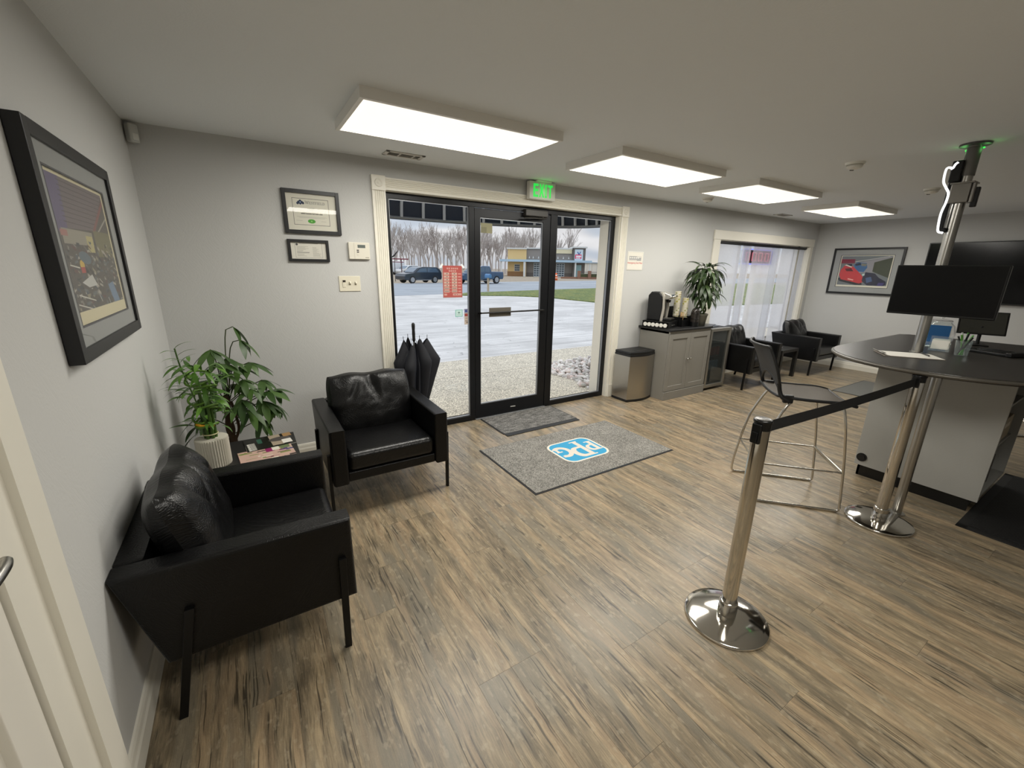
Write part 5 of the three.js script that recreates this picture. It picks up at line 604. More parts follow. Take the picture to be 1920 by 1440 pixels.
// ================= BAR STOOLS =================
const meshTex = dataTex(64, 64, (x, y) => ((x % 8 < 3) !== (y % 8 < 3) ? 0.75 : 0.25), false);
M.seatMesh = std('#5e574e', 0.6, 0, { bumpMap: rep(meshTex, 12), bumpScale: 0.002 }); M.backMesh = std('#34363a', 0.6, 0, { bumpMap: rep(meshTex, 12), bumpScale: 0.002 }); M.frameGrey = std('#111214', 0.5);
function barStool(label, pos, turn) {
  const t = thing('bar_stool', label, 'bar stool', pos, turn, 'sled base bar stools'), hw = 0.225, R = 0.0085;
  // sled frames: floor runner, upright front leg, bowed rear leg
  for (const s of [-1, 1]) { const x = s * hw; mesh('sled_frame', tube([[s * 0.2, 0.735, 0.185], [s * 0.212, 0.69, 0.196], [x, 0.6, 0.212], [x, 0.4, 0.245], [x, 0.15, 0.275], [x, 0.03, 0.287], [x, R, 0.27], [x, R, 0.2], [x, R, 0.0], [x, R, -0.2], [x, R, -0.27], [x, 0.03, -0.287], [x, 0.12, -0.285], [x, 0.3, -0.262], [s * 0.222, 0.5, -0.225], [s * 0.21, 0.66, -0.165], [s * 0.2, 0.745, -0.12]], R, 130, 10, false, 0.35), M.chrome, t); }
  mesh('footrest_ring', [bar([-hw, 0.29, 0.258], [hw, 0.29, 0.258], 0.0085, 10), bar([-hw, 0.29, 0.258], [-hw, 0.29, -0.264], 0.0065, 8), bar([hw, 0.29, 0.258], [hw, 0.29, -0.264], 0.0065, 8), bar([-hw, 0.29, -0.264], [hw, 0.29, -0.264], 0.0065, 8), bar([-hw, 0.275, 0.26], [hw, 0.275, 0.26], 0.0065, 8)], M.chrome, t);
  mesh('under_bar', [bar([-0.19, 0.715, 0.17], [0.19, 0.715, 0.17], 0.008, 8), bar([-0.2, 0.735, -0.12], [0.2, 0.735, -0.12], 0.008, 8)], M.chrome, t);
  const seat = (u, v) => { const x = (u - 0.5) * 2, z = -0.2 + 0.45 * v, hwS = 0.225 - 0.02 * v * v - 0.03 * Math.pow(1 - v, 3); return [x * hwS, 0.755 + 0.012 * x * x - 0.018 * Math.pow(Math.max(0, (v - 0.75) / 0.25), 2) - 0.014 * (1 - x * x) * Math.sin(PI * v) + 0.012 * Math.pow(1 - v, 4), z]; };
  const rim = (fn, n, d) => { const p = []; for (let i = 0; i < n; i++) p.push(fn(i / n, 0)); for (let i = 0; i < n; i++) p.push(fn(1, i / n)); for (let i = 0; i < n; i++) p.push(fn(1 - i / n, 1)); for (let i = 0; i < n; i++) p.push(fn(0, 1 - i / n)); return p; };
  const sm = mesh('seat', shell(seat, 20, 20, 0.008), M.seatMesh, t); mesh('seat_rim', tube(rim(seat, 10), 0.0105, 120, 8, true), M.frameGrey, sm);
  const back = (u, v) => { const x = (u - 0.5) * 2, arch = 0.075 * (1 - x * x) * (1 - v); const y = 0.815 + 0.285 * v + arch * 1.2, w = 0.195 + 0.02 * Math.sin(PI * v) + 0.005 * v; return [x * w, y, -0.195 - 0.075 * v - 0.055 * (1 - x * x) * (0.5 + 0.5 * v) + 0.03 * v * v * -1]; };
  const bm = mesh('backrest', shell(back, 20, 16, 0.007), M.backMesh, t); mesh('back_rim', [tube(rim(back, 10), 0.0095, 120, 8, true), tube([[-0.208, 0.75, -0.14], [-0.205, 0.772, -0.178], [-0.196, 0.81, -0.195], [-0.2, 0.86, -0.208]], 0.013, 16, 8), tube([[0.208, 0.75, -0.14], [0.205, 0.772, -0.178], [0.196, 0.81, -0.195], [0.2, 0.86, -0.208]], 0.013, 16, 8)], M.frameGrey, bm);
  for (const s of [-1, 1]) mesh('hinge_block', bx(s * 0.2 - 0.016, 0.735, -0.17, s * 0.2 + 0.016, 0.79, -0.11, 0.008), M.blackPlastic, t);
  return t;
}
const stool1 = barStool('bar stool with grey mesh seat and chrome sled base behind the barrier belt', [3.697, 0, 2.382], 0.745);
copyOf(stool1, [6.75, 0, 3.2], -2.2, 'bar stool with chrome sled base on the staff side of the counter');
// ================= SHEER VERTICAL BLIND AND NEON SIGN =================
{
  const t = thing('vertical_blind', 'grey sheer vertical panel blind hanging in the window', 'blind', [0, 0, 0]);
  const fabricTex = dataTex(128, 128, (x, y) => { const v = 236 + (NT[(x * 131 + y * 977) & 65535] - 0.5) * 26; return [v, v, v * 1.01]; });
  const sheer = (c, tr) => phy({ color: c, map: fabricTex, roughness: 0.8, transmission: tr, thickness: 0, side: THREE.DoubleSide });
  const A = sheer('#ffffff', 0.88), B = sheer('#eceef2', 0.78);
  mesh('head_rail', [bx(6.225, 1.955, -0.075, 8.832, 1.985, -0.03, 0.004), bx(6.225, 1.945, -0.052, 8.832, 1.957, -0.04)], M.darkFrame, t);
  // wide fabric panels with overlaps; a narrow slit of daylight stays open beside each
  const panel = (x0, x1, z, m, wave, ph) => mesh('fabric_panel', uvBox(param((u, v) => [lerp(x0, x1, u), 0.31 + 1.64 * v, z + wave * Math.sin(u * 6.3 + ph)], 14, 2), 3), m, t);
  panel(6.25, 6.845, -0.05, A, 0.006, 0); panel(6.79, 6.872, -0.066, B, 0.004, 1);
  panel(6.895, 7.095, -0.06, B, 0.014, 2); panel(7.19, 7.722, -0.05, A, 0.006, 1); panel(7.06, 7.125, -0.045, A, 0.003, 0);
  panel(7.745, 7.965, -0.06, B, 0.014, 3); panel(7.93, 7.985, -0.045, A, 0.003, 0); panel(8.03, 8.46, -0.05, A, 0.006, 2); panel(8.41, 8.585, -0.066, A, 0.01, 1); panel(8.61, 8.79, -0.058, B, 0.014, 2);
  mesh('pull_wand', bar([8.8, 0.75, -0.03], [8.8, 1.95, -0.03], 0.004, 8), M.white, t);
}
{
  const t = thing('neon_sign', 'lit neon window sign with blue border and red tubes behind the blind', 'neon sign', [7.03, 1.69, -0.125]);
  mesh('backing_box', bx(0.02, 0.01, -0.012, 0.82, 0.205, 0.008, 0.006), std('#1d1c22', 0.6), t);
  const neon = (c, i) => std('#222222', 0.4, 0, { emissive: new THREE.Color().setRGB(...c), emissiveIntensity: i });
  const rr = []; for (const [x, y] of [[0.03, 0.0], [0.42, -0.004], [0.81, 0.0], [0.838, 0.03], [0.84, 0.107], [0.838, 0.185], [0.81, 0.212], [0.42, 0.216], [0.03, 0.212], [0.002, 0.185], [0, 0.107], [0.002, 0.03]]) rr.push([x, y, 0.016]);
  mesh('blue_tube', tube(rr, 0.0065, 120, 8, true, 0.3), neon([0.16, 0.2, 1.0], 1.1), t, 'blue neon border tube');
  const red = neon([1.0, 0.2, 0.28], 0.75);
  for (const x of [0.14, 0.32, 0.5, 0.69]) { const p = [[-0.05, -0.06], [0.05, -0.06], [0.05, 0.06], [-0.05, 0.06], [-0.05, -0.06]].map(([a, b]) => [x + a, 0.107 + b, 0.02]), gs = []; for (let i = 0; i + 1 < p.length; i++) gs.push(bar(p[i], p[i + 1], 0.0075, 8)); mesh('red_tube', gs, red, t, 'red neon tube'); }
  mesh('hanging_chain', [bar([0.1, 0.2, 0], [0.1, 0.33, 0], 0.002, 5), bar([0.74, 0.2, 0], [0.74, 0.33, 0], 0.002, 5)], M.steel, t);
}
// ================= OUTSIDE =================
const GY = -0.1;
const aggTex = dataTex(512, 512, (x, y) => { const a = NT[(x * 389 + y * 7919) & 65535], b = noise(x / 3.6, y / 3.6), c = fbm(x / 70, y / 70, 3); const v = 182 + (a - 0.5) * 50 + (b - 0.5) * 130 + (c - 0.5) * 26; return [v * 1.02, v * 0.985, v * 0.9]; });
const lotTex = dataTex(1024, 1024, (x, y) => { const s = fbm(x / 220, y / 9, 4), c = fbm(x / 90 + 9, y / 90, 4), f = NT[(x * 57 + y * 131) & 65535]; let v = 190 + (s - 0.5) * 46 + (c - 0.5) * 34 + (f - 0.5) * 16; const cr = Math.abs(fbm(x / 200 + 3, y / 60 + 40, 3) - 0.5); if (cr < 0.006) v -= 26; return [v * 0.99, v * 0.99, v * 0.985]; });
const roadTex = dataTex(512, 512, (x, y) => { const v = 158 + (fbm(x / 200, y / 14, 3) - 0.5) * 40 + (NT[(x * 91 + y * 173) & 65535] - 0.5) * 22; return [v * 0.93, v * 0.98, v * 1.03]; });
const grassTex = dataTex(512, 512, (x, y) => { const a = fbm(x / 14, y / 14, 3), b = NT[(x * 77 + y * 411) & 65535], c = fbm(x / 90, y / 90 + 4, 3); return [118 + (a - 0.5) * 90 + (b - 0.5) * 50 + (c - 0.5) * 60, 132 + (a - 0.5) * 80 + (b - 0.5) * 44 + (c - 0.5) * 30, 78 + (a - 0.5) * 50 + (b - 0.5) * 30]; });
const dryTex = dataTex(512, 512, (x, y) => { const a = fbm(x / 30, y / 12, 4), b = NT[(x * 67 + y * 211) & 65535]; const v = 148 + (a - 0.5) * 70 + (b - 0.5) * 24; return [v, v * 0.93, v * 0.82]; });
const flat = (name, label, cat, pts, y, th, mat, k) => { const g = extr(pts.map(([x, z]) => [x, -z]), th); g.rotateX(-PI / 2); g.translate(0, y - th, 0); return struct(name, label, cat, uvBox(g, k), mat); };
flat('verge_ground', 'flat dry grass ground beyond the road', 'ground', [[-160, -16], [-160, -320], [320, -320], [320, -8], [60, -8], [60, -3.1], [-40, -3.1]].reverse(), GY - 0.05, 0.5, std('#ffffff', 0.95, 0, { map: dryTex }), 0.25);
flat('parking_lot', 'pale grey concrete parking lot outside the entrance', 'parking lot', [[-38, -3.17], [58, -3.17], [58, -30], [-38, -14]], GY, 0.1, std('#ffffff', 0.9, 0, { map: lotTex }), 0.12);
flat('road', 'blue grey asphalt road beyond the lot', 'road', [[-120, 0.5], [180, -54.2], [180, -68], [-120, -11]].map(([x, z]) => [x, (z === 0.5 ? -18.6 + 0.19 * 120 : z === -54.2 ? -18.6 - 0.19 * 180 : z === -68 ? -33.8 - 0.19 * 180 : -33.8 + 0.19 * 120)]), GY + 0.012, 0.06, std('#ffffff', 0.85, 0, { map: roadTex }), 0.1);
{ const t = struct('road_markings', 'white painted lane lines on the road', 'road marking'); const m = std('#d9dadb', 0.8); for (let i = 0; i < 14; i++) { const x = -20 + i * 9, z = -26.4 - 0.19 * x, g = bx(-1.6, 0, -0.08, 1.6, 0.004, 0.08); g.rotateY(Math.atan(0.19)); g.translate(x, GY + 0.012, z); mesh('lane_dash', g, m, t); } const e = bx(-90, 0, -0.07, 90, 0.004, 0.07); e.rotateY(Math.atan(0.19)); e.translate(30, GY + 0.012, -33 - 0.19 * 30); mesh('edge_line', e, m, t); }
flat('lawn', 'green grass verge between the lot and the road', 'lawn', [[10.8, -19.2], [12.5, -20.9], [19.1, -22.4], [27, -23.8], [60, -30], [60, -5], [19, -8.6], [15.6, -11.9], [15.5, -13.6], [15.3, -16.2], [13.8, -18]].reverse(), GY + 0.05, 0.14, std('#ffffff', 0.95, 0, { map: grassTex, bumpMap: rep(grainTex, 4), bumpScale: 0.03 }), 0.35);
{ // apron of exposed aggregate, two pours with a joint
  const t = struct('apron_slab', 'beige exposed aggregate pavement in front of the entrance', 'pavement'); const m = std('#ffffff', 0.9, 0, { map: aggTex, bumpMap: rep(grainTex, 2), bumpScale: 0.004 });
  mesh('slab', uvBox(bx(-6, GY - 0.1, -2.1, 4.62, GY + 0.012, -0.262), 0.8), m, t); mesh('slab', uvBox(bx(-6, GY - 0.1, -3.17, 14, GY + 0.012, -2.112), 0.8), m, t); mesh('slab', uvBox(bx(4.62, GY - 0.1, -0.5, 14, GY + 0.012, -0.262), 0.8), m, t);
  mesh('joint_filler', bx(-6, GY - 0.1, -2.112, 14, GY + 0.004, -2.1), std('#6d675d', 0.95), t); mesh('bed_floor', bx(4.62, GY - 0.12, -2.1, 14, GY - 0.03, -0.5), std('#77726a', 0.95), t);
}
{ // river stones
  const g = new THREE.IcosahedronGeometry(1, 1), p = g.attributes.position; for (let i = 0; i < p.count; i++) { const x = p.getX(i), y = p.getY(i), z = p.getZ(i), k = 1 + 0.25 * (noise(x * 2 + 5, y * 2 + z * 3 + 9) - 0.5); p.setXYZ(i, x * k, y * k * 0.62, z * k * 0.8); } g.computeVertexNormals();
  const N = 2600, m = new THREE.InstancedMesh(g, std('#ffffff', 0.75), N), r = rng(51), q = new THREE.Object3D(), c = new THREE.Color();
  for (let i = 0; i < N; i++) { const z = -0.45 - r() * 1.72, edge = 4.5 + 0.12 * Math.sin(z * 4) + (z > -0.7 ? 0.1 : 0) + (z < -1.7 ? (-1.7 - z) * 0.9 : 0); const x = edge + Math.pow(r(), 1.25) * 5; q.position.set(x, GY + 0.0 + r() * 0.045, z); q.rotation.set(r() * 0.8, r() * 6.3, r() * 0.8); const s = 0.022 + r() * 0.026; q.scale.set(s * (0.8 + r() * 0.6), s, s); q.updateMatrix(); m.setMatrixAt(i, q.matrix); const v = 0.42 + r() * 0.4, w = r() < 0.16 ? 0.82 : 0.97; c.setRGB(v, v * (0.93 + 0.05 * r()) * (w < 0.9 ? 0.88 : 1), v * w * 0.93); m.setColorAt(i, c); }
  m.name = 'river_stones'; m.userData = { kind: 'stuff', label: 'bed of pale rounded river stones outside the right sidelight', category: 'stones' }; scene.add(m);
}
{ // rounded fabric awning over the entrance
  const t = thing('awning', 'dark navy rounded fabric awning with pale metal ribs over the entrance', 'awning', [2.35, 2.09, -0.262]);
  const S = (th, ph, k = 1) => [-2.0 * Math.cos(th) * Math.cos(ph) * k, 0.95 * Math.sin(ph) * k, -0.98 * Math.pow(Math.sin(th), 0.85) * Math.cos(ph) * k - 0.01];
  mesh('canopy_fabric', shell((u, v) => S(PI * u, v * PI / 2 * 0.98), 48, 14, 0.003), std('#2a3444', 0.85), t);
  for (let i = 0; i <= 24; i++) { const th = PI * i / 24, pts = []; for (let j = 0; j <= 10; j++) { const s = S(th, j / 10 * PI / 2 * 0.97, 0.985); pts.push([s[0], s[1] + 0.004, s[2]]); } mesh('rib', tube(pts, 0.018, 24, 7), std('#d2d4d5', 0.5), t); }
  const rim = []; for (let i = 0; i <= 40; i++) rim.push(S(PI * i / 40, 0, 0.992)); mesh('rim_tube', tube(rim, 0.013, 90, 7), std('#8d9092', 0.5, 0.3), t);
  mesh('valance', shell((u, v) => { const s = S(PI * u, 0, 1.0); return [s[0], 0.01 - 0.035 * v, s[2]]; }, 48, 1, 0.003), std('#7d828a', 0.8), t);
}
// ---------- vehicles ----------
function car(name, label, cat, pos, turn, o) {
  const t = thing(name, label, cat, pos, turn), W = 1.86; const paint = phy({ color: o.color, roughness: 0.3, metalness: 0.35, clearcoat: 0.8, clearcoatRoughness: 0.05 }), glass = std('#5a6f82', 0.06, 0.4), tire = std('#17181a', 0.8), rimM = std('#a9adb1', 0.35, 0.7);
  const body = extr(o.body, W, 0.07, [], 2); body.translate(0, 0, -W / 2); mesh('body', body, paint, t);
  for (const w of o.windows) mesh('side_window', [1, -1].map((s) => { const g = extr(w, 0.012); g.translate(0, 0, s > 0 ? W / 2 - 0.006 : -W / 2 - 0.006); return g; }), glass, t);
  if (o.shield) { const [a, b] = o.shield; mesh('windscreen', shell((u, v) => [lerp(a[0], b[0], v) - 0.015, lerp(a[1], b[1], v) + 0.012, (u - 0.5) * (W - 0.26)], 2, 2, 0.01), glass, t); }
  for (const x of o.axles) for (const s of [-1, 1]) { const c = o.r, g = bar([x, c, s * (W / 2 - 0.22)], [x, c, s * (W / 2 + 0.012)], c, 24), w = mesh('wheel', g, tire, t); mesh('wheel_rim', [bar([x, c, s * (W / 2)], [x, c, s * (W / 2 + 0.022)], c * 0.66, 20), bar([x, c, s * (W / 2)], [x, c, s * (W / 2 + 0.03)], c * 0.16, 10)], rimM, w); }
  mesh('headlight', [1, -1].map((s) => bx(o.body[0][0] - 0.005, 0.72, s * 0.78 - 0.12, o.body[0][0] + 0.1, 0.86, s * 0.78 + 0.12, 0.02)), std('#dfe3e6', 0.15, 0.2), t); mesh('sill_trim', bx(o.axles[0] + 0.5, 0.3, -W / 2 - 0.006, o.axles[1] - 0.5, 0.36, W / 2 + 0.006, 0.01), rimM, t);
  mesh('tail_light', [1, -1].map((s) => bx(o.tail - 0.06, 0.9, s * 0.82 - 0.07, o.tail + 0.012, 1.12, s * 0.82 + 0.07, 0.01)), std('#8e2a26', 0.3), t);
  return t;
}
const suvShape = { body: [[-2.42, 0.42], [-2.45, 0.72], [-2.32, 0.98], [-1.35, 1.1], [-0.62, 1.62], [-0.1, 1.72], [1.75, 1.7], [2.15, 1.5], [2.4, 1.12], [2.45, 0.62], [2.35, 0.36], [-2.2, 0.32]].reverse(), windows: [[[-0.98, 1.14], [-0.48, 1.54], [0.35, 1.6], [0.38, 1.14]].reverse(), [[0.45, 1.14], [0.45, 1.6], [1.6, 1.58], [1.98, 1.22], [1.95, 1.14]].reverse()], shield: [[-1.32, 1.13], [-0.66, 1.6]], axles: [-1.5, 1.45], r: 0.38, tail: 2.42 };
suvShape.body[0] = suvShape.body[0];
car('sport_utility_car', 'black SUV driving along the road behind the glass', 'car', [15.3, GY + 0.012, -37.0], 0.28, { ...suvShape, color: '#26323f' }).scale.setScalar(0.9);
const truck = car('pickup_truck', 'blue pickup truck on the road behind the entrance door', 'truck', [20.8, GY + 0.012, -34.8], 0.2, { body: [[-2.8, 0.5], [-2.82, 0.85], [-2.7, 1.12], [-1.5, 1.2], [-0.75, 1.78], [-0.2, 1.88], [0.75, 1.86], [1.0, 1.3], [2.75, 1.28], [2.8, 0.7], [2.7, 0.48], [-2.5, 0.4]].reverse(), windows: [[[-1.1, 1.24], [-0.6, 1.7], [0.0, 1.78], [0.0, 1.24]].reverse(), [[0.06, 1.24], [0.06, 1.78], [0.62, 1.76], [0.78, 1.24]].reverse()], shield: [[-1.48, 1.22], [-0.78, 1.76]], axles: [-1.8, 1.75], r: 0.42, tail: 2.78, color: '#34506f' }); truck.scale.setScalar(0.92);
car('parked_car', 'white parked car far beyond the road by the trees', 'car', [26.5, GY - 0.05, -73.5], 0.4, { ...suvShape, color: '#d5d8da' });
{ const t = thing('box_van', 'white box van parked far beyond the road at the left', 'van', [24.0, GY - 0.05, -75.5], 0.5); mesh('cargo_box', bx(-1.2, 0.5, -1.0, 2.6, 2.4, 1.0, 0.06), std('#d6dbe0', 0.5), t); mesh('cab', extr([[-2.6, 0.5], [-2.6, 1.1], [-2.1, 1.8], [-1.2, 1.9], [-1.2, 0.5]].reverse(), 1.9, 0.05).translate(0, 0, -0.95), std('#d6dbe0', 0.5), t); mesh('cab_window', bx(-2.1, 1.15, -0.96, -1.4, 1.6, 0.96), std('#33404d', 0.2), t); for (const x of [-1.9, 1.7]) for (const s of [-1, 1]) mesh('wheel', bar([x, 0.38, s * 0.7], [x, 0.38, s * 0.98], 0.38, 18), std('#1c1d1f', 0.8), t); }
// ---------- roadside things ----------
{ const t = thing('mailbox', 'blue mailbox on a pale wooden post at the road edge', 'mailbox', [14.95, GY, -22.4], 0.2); mesh('post', bx(-0.055, 0, -0.055, 0.055, 0.95, 0.055, 0.01), std('#b9a88f', 0.8), t); const b = extr([[-0.11, 0], [0.11, 0], [0.11, 0.16], [0.07, 0.24], [0, 0.265], [-0.07, 0.24], [-0.11, 0.16]], 0.5, 0.01); b.translate(0, 0.93, -0.25); mesh('box', b, std('#4d7fae', 0.45), t); mesh('flag', bx(0.112, 1.05, -0.1, 0.118, 1.2, -0.04), std('#b03a2e', 0.5), t); }
{ const t = thing('sign_pole', 'thin dark sign pole with a small figure on top at the far road edge', 'sign pole', [14.6, GY - 0.05, -42.4]); mesh('pole', cyl(0.035, 0.035, 2.5, 0, 0, 0, 10), std('#3f3a3a', 0.6), t); const f = extr([[-0.5, 0], [-0.2, 0.1], [0.05, 0.3], [0.35, 0.62], [0.5, 0.66], [0.3, 0.4], [0.1, 0.12], [-0.1, 0.0], [-0.3, -0.06]], 0.06); f.translate(-0.05, 2.5, -0.03); mesh('top_figure', f, std('#2a2728', 0.6), t); }
{ const t = thing('red_beam_frame', 'long red metal beam frame on posts beyond the road', 'beam frame', [18.9, GY - 0.05, -58.6], 0.35); const m = std('#7c3a4a', 0.5); mesh('upper_beam', bx(-3, 2.5, -0.15, 3.2, 2.66, 0.15), m, t); mesh('lower_beam', bx(-3, 2.1, -0.12, 2.4, 2.2, 0.12), m, t); for (const x of [-2.6, -0.4, 2.0]) mesh('post', bx(x - 0.06, 0, -0.06, x + 0.06, 2.5, 0.06), std('#6b5d60', 0.6), t); }
{ const t = thing('traffic_barrel', 'orange traffic barrel with white bands by the far building', 'barrel', [38.7, GY - 0.05, -45.3]); mesh('barrel_body', lathe([[0, 0], [0.32, 0], [0.3, 0.35], [0.27, 0.7], [0.22, 1.0], [0, 1.02]], 20), std('#e0632b', 0.6), t); mesh('white_band', [lathe([[0.3, 0.3], [0.306, 0.3], [0.29, 0.45], [0.285, 0.45]], 20), lathe([[0.275, 0.62], [0.281, 0.62], [0.262, 0.77], [0.257, 0.77]], 20)], std('#e9e6e0', 0.6), t); }
// ---------- the low commercial building across the road ----------
{
  const t = thing('service_building', 'tan and grey single-storey service building with three garage doors across the road', 'building', [51.3, GY - 0.1, -64.5], -0.5665), k = 0.1049, U = (u) => (u - 1025) * k, Y = (v) => Math.max(0, (516.8 - v) * k * 1.035);
  const tan = std('#d8bb84', 0.85), brown = std('#93704c', 0.85), greyB = std('#8d8781', 0.85), darkB = std('#6f6964', 0.85), blue = std('#a9c3d6', 0.6), cream = std('#d8cfae', 0.8), cap = std('#cfd2d0', 0.6);
  mesh('wall', bx(U(953), 0, -8, U(987.5), Y(469.5), 0), tan, t, 'tan brick end wall'); mesh('plinth', bx(U(952.5), 0, -8, U(984), Y(508), 0.06), brown, t, 'brown brick plinth');
  mesh('wall', bx(U(987.5), 0, -9, U(1074), Y(469), -0.5), greyB, t, 'grey brown garage wall'); mesh('plinth', bx(U(987.5), 0, -9, U(1074), Y(509.5), -0.44), darkB, t); mesh('parapet', bx(U(1040), Y(475.5), -5, U(1072), Y(467), -0.3), cream, t, 'cream parapet');
  mesh('roof_cap', [bx(U(951), Y(469.6), -8.2, U(988), Y(467.3), 0.25), bx(U(988), Y(468.5), -9.2, U(1073), Y(466.3), -0.25), bx(U(1072), Y(466), -6, U(1099), Y(463.6), 0.5)], cap, t);
  mesh('tower', bx(U(1074), 0, -6, U(1096.5), Y(465.5), 0.2), darkB, t, 'grey entrance tower'); mesh('canopy_fascia', bx(U(938.5), Y(491), -1, U(1107), Y(487.2), 1.6), blue, t, 'pale blue canopy fascia');
  for (const [u, w] of [[941.5, 0.25], [984, 0.42], [1077.5, 0.3], [1104, 0.22]]) mesh('canopy_post', bx(U(u) - w / 2, 0, 1.1, U(u) + w / 2, Y(490), 1.1 + w), cap, t);
  { const w = mesh('window', bx(U(965.5), Y(507.5), -0.02, U(975.5), Y(495.5), 0.05), cap, t); for (let i = 0; i < 3; i++) for (let j = 0; j < 3; j++) mesh('pane', bx(U(966.2 + i * 3.1), Y(506.8 - j * 3.8), 0.03, U(968.8 + i * 3.1), Y(503.8 - j * 3.8), 0.07), std('#3b4148', 0.2), w); }
  for (const u of [1001.5, 1023, 1044]) { const d = mesh('garage_door', bx(U(u), 0.02, -0.5, U(u + 15.5), Y(492.5), -0.4), std('#c9d2d8', 0.5), t); const ps = []; for (let r = 0; r < 6; r++) for (let c = 0; c < 3; c++) ps.push(bx(U(u + 1 + c * 4.8), 0.2 + r * 0.41, -0.42, U(u + 4.8 + c * 4.8), 0.46 + r * 0.41, -0.37)); mesh('pane_grid', ps, std('#4a5964', 0.15), d); }
  for (const u of [993, 1000, 1010, 1034, 1046, 1056, 1066]) mesh('wall_lamp', [bar([U(u), Y(484), -0.3], [U(u), Y(481.5), 0.05], 0.06, 6), cyl(0.14, 0.05, 0.18, U(u), Y(484.6), 0.05, 8)], cap, t);
  mesh('entrance_glazing', bx(U(1079), 0.1, 0.15, U(1090), Y(495), 0.25), std('#8fb0b4', 0.15), t);
  const sg = mesh('sign_board', bx(U(1076.5), Y(487), 0.2, U(1091.5), Y(468.3), 0.32), std('#c9d9e2', 0.5), t); const red = std('#d8355f', 0.5), nb = std('#3d5f9d', 0.5), wh = std('#eef0f0', 0.5);
  mesh('sign_emblem', [extr([[U(1080.5), Y(472.5)], [U(1082.5), Y(472.5)], [U(1084.6), Y(476)], [U(1083.4), Y(477.3)]], 0.04).translate(0, 0, 0.32), extr([[U(1087.8), Y(472.3)], [U(1086), Y(472.3)], [U(1083.8), Y(477.3)], [U(1085), Y(477.3)]], 0.04).translate(0, 0, 0.32)], nb, sg); mesh('sign_panel', bx(U(1077.3), Y(484.3), 0.32, U(1089), Y(477), 0.35), red, sg); mesh('sign_stripe', [bx(U(1079), Y(481.2), 0.35, U(1088.3), Y(478.8), 0.36), bx(U(1079), Y(483.6), 0.35, U(1087), Y(482.2), 0.36)], wh, sg);
}
{ const t = thing('brick_fence', 'low brick fence with piers beside the far building', 'fence', [48.4, GY - 0.08, -51.4], -0.5665); const br = std('#8c6a58', 0.9); for (let i = 0; i < 3; i++) mesh('pier', bx(i * 1.75 - 0.25, 0, -0.25, i * 1.75 + 0.25, 1.35, 0.25), br, t); mesh('low_wall', bx(-3, 0, -0.1, 5.2, 0.35, 0.1), br, t); for (const y of [0.75, 1.1]) mesh('rail', bx(-0.1, y, -0.04, 5.2, y + 0.07, 0.04), std('#4e4a47', 0.6), t); mesh('hedge', bx(0.1, 0.3, -0.6, 5, 0.9, -0.25, 0.1), std('#5f6a4c', 0.95), t); }
{ const t = thing('white_shed', 'pale metal shed beyond the far building', 'building', [80, GY - 0.1, -83], -0.5665); mesh('wall', bx(-3.2, 0, -6, 14, 3.1, 0), std('#d7d3c8', 0.7), t); mesh('roof', bx(-3.5, 3.1, -6.3, 14.3, 3.35, 0.3), std('#8fa0ad', 0.6), t); for (let i = 0; i < 6; i++) mesh('panel_seam', bx(-2.4 + i * 1.3, 0, 0, -2.33 + i * 1.3, 3.05, 0.04), std('#b3b0a8', 0.7), t); }
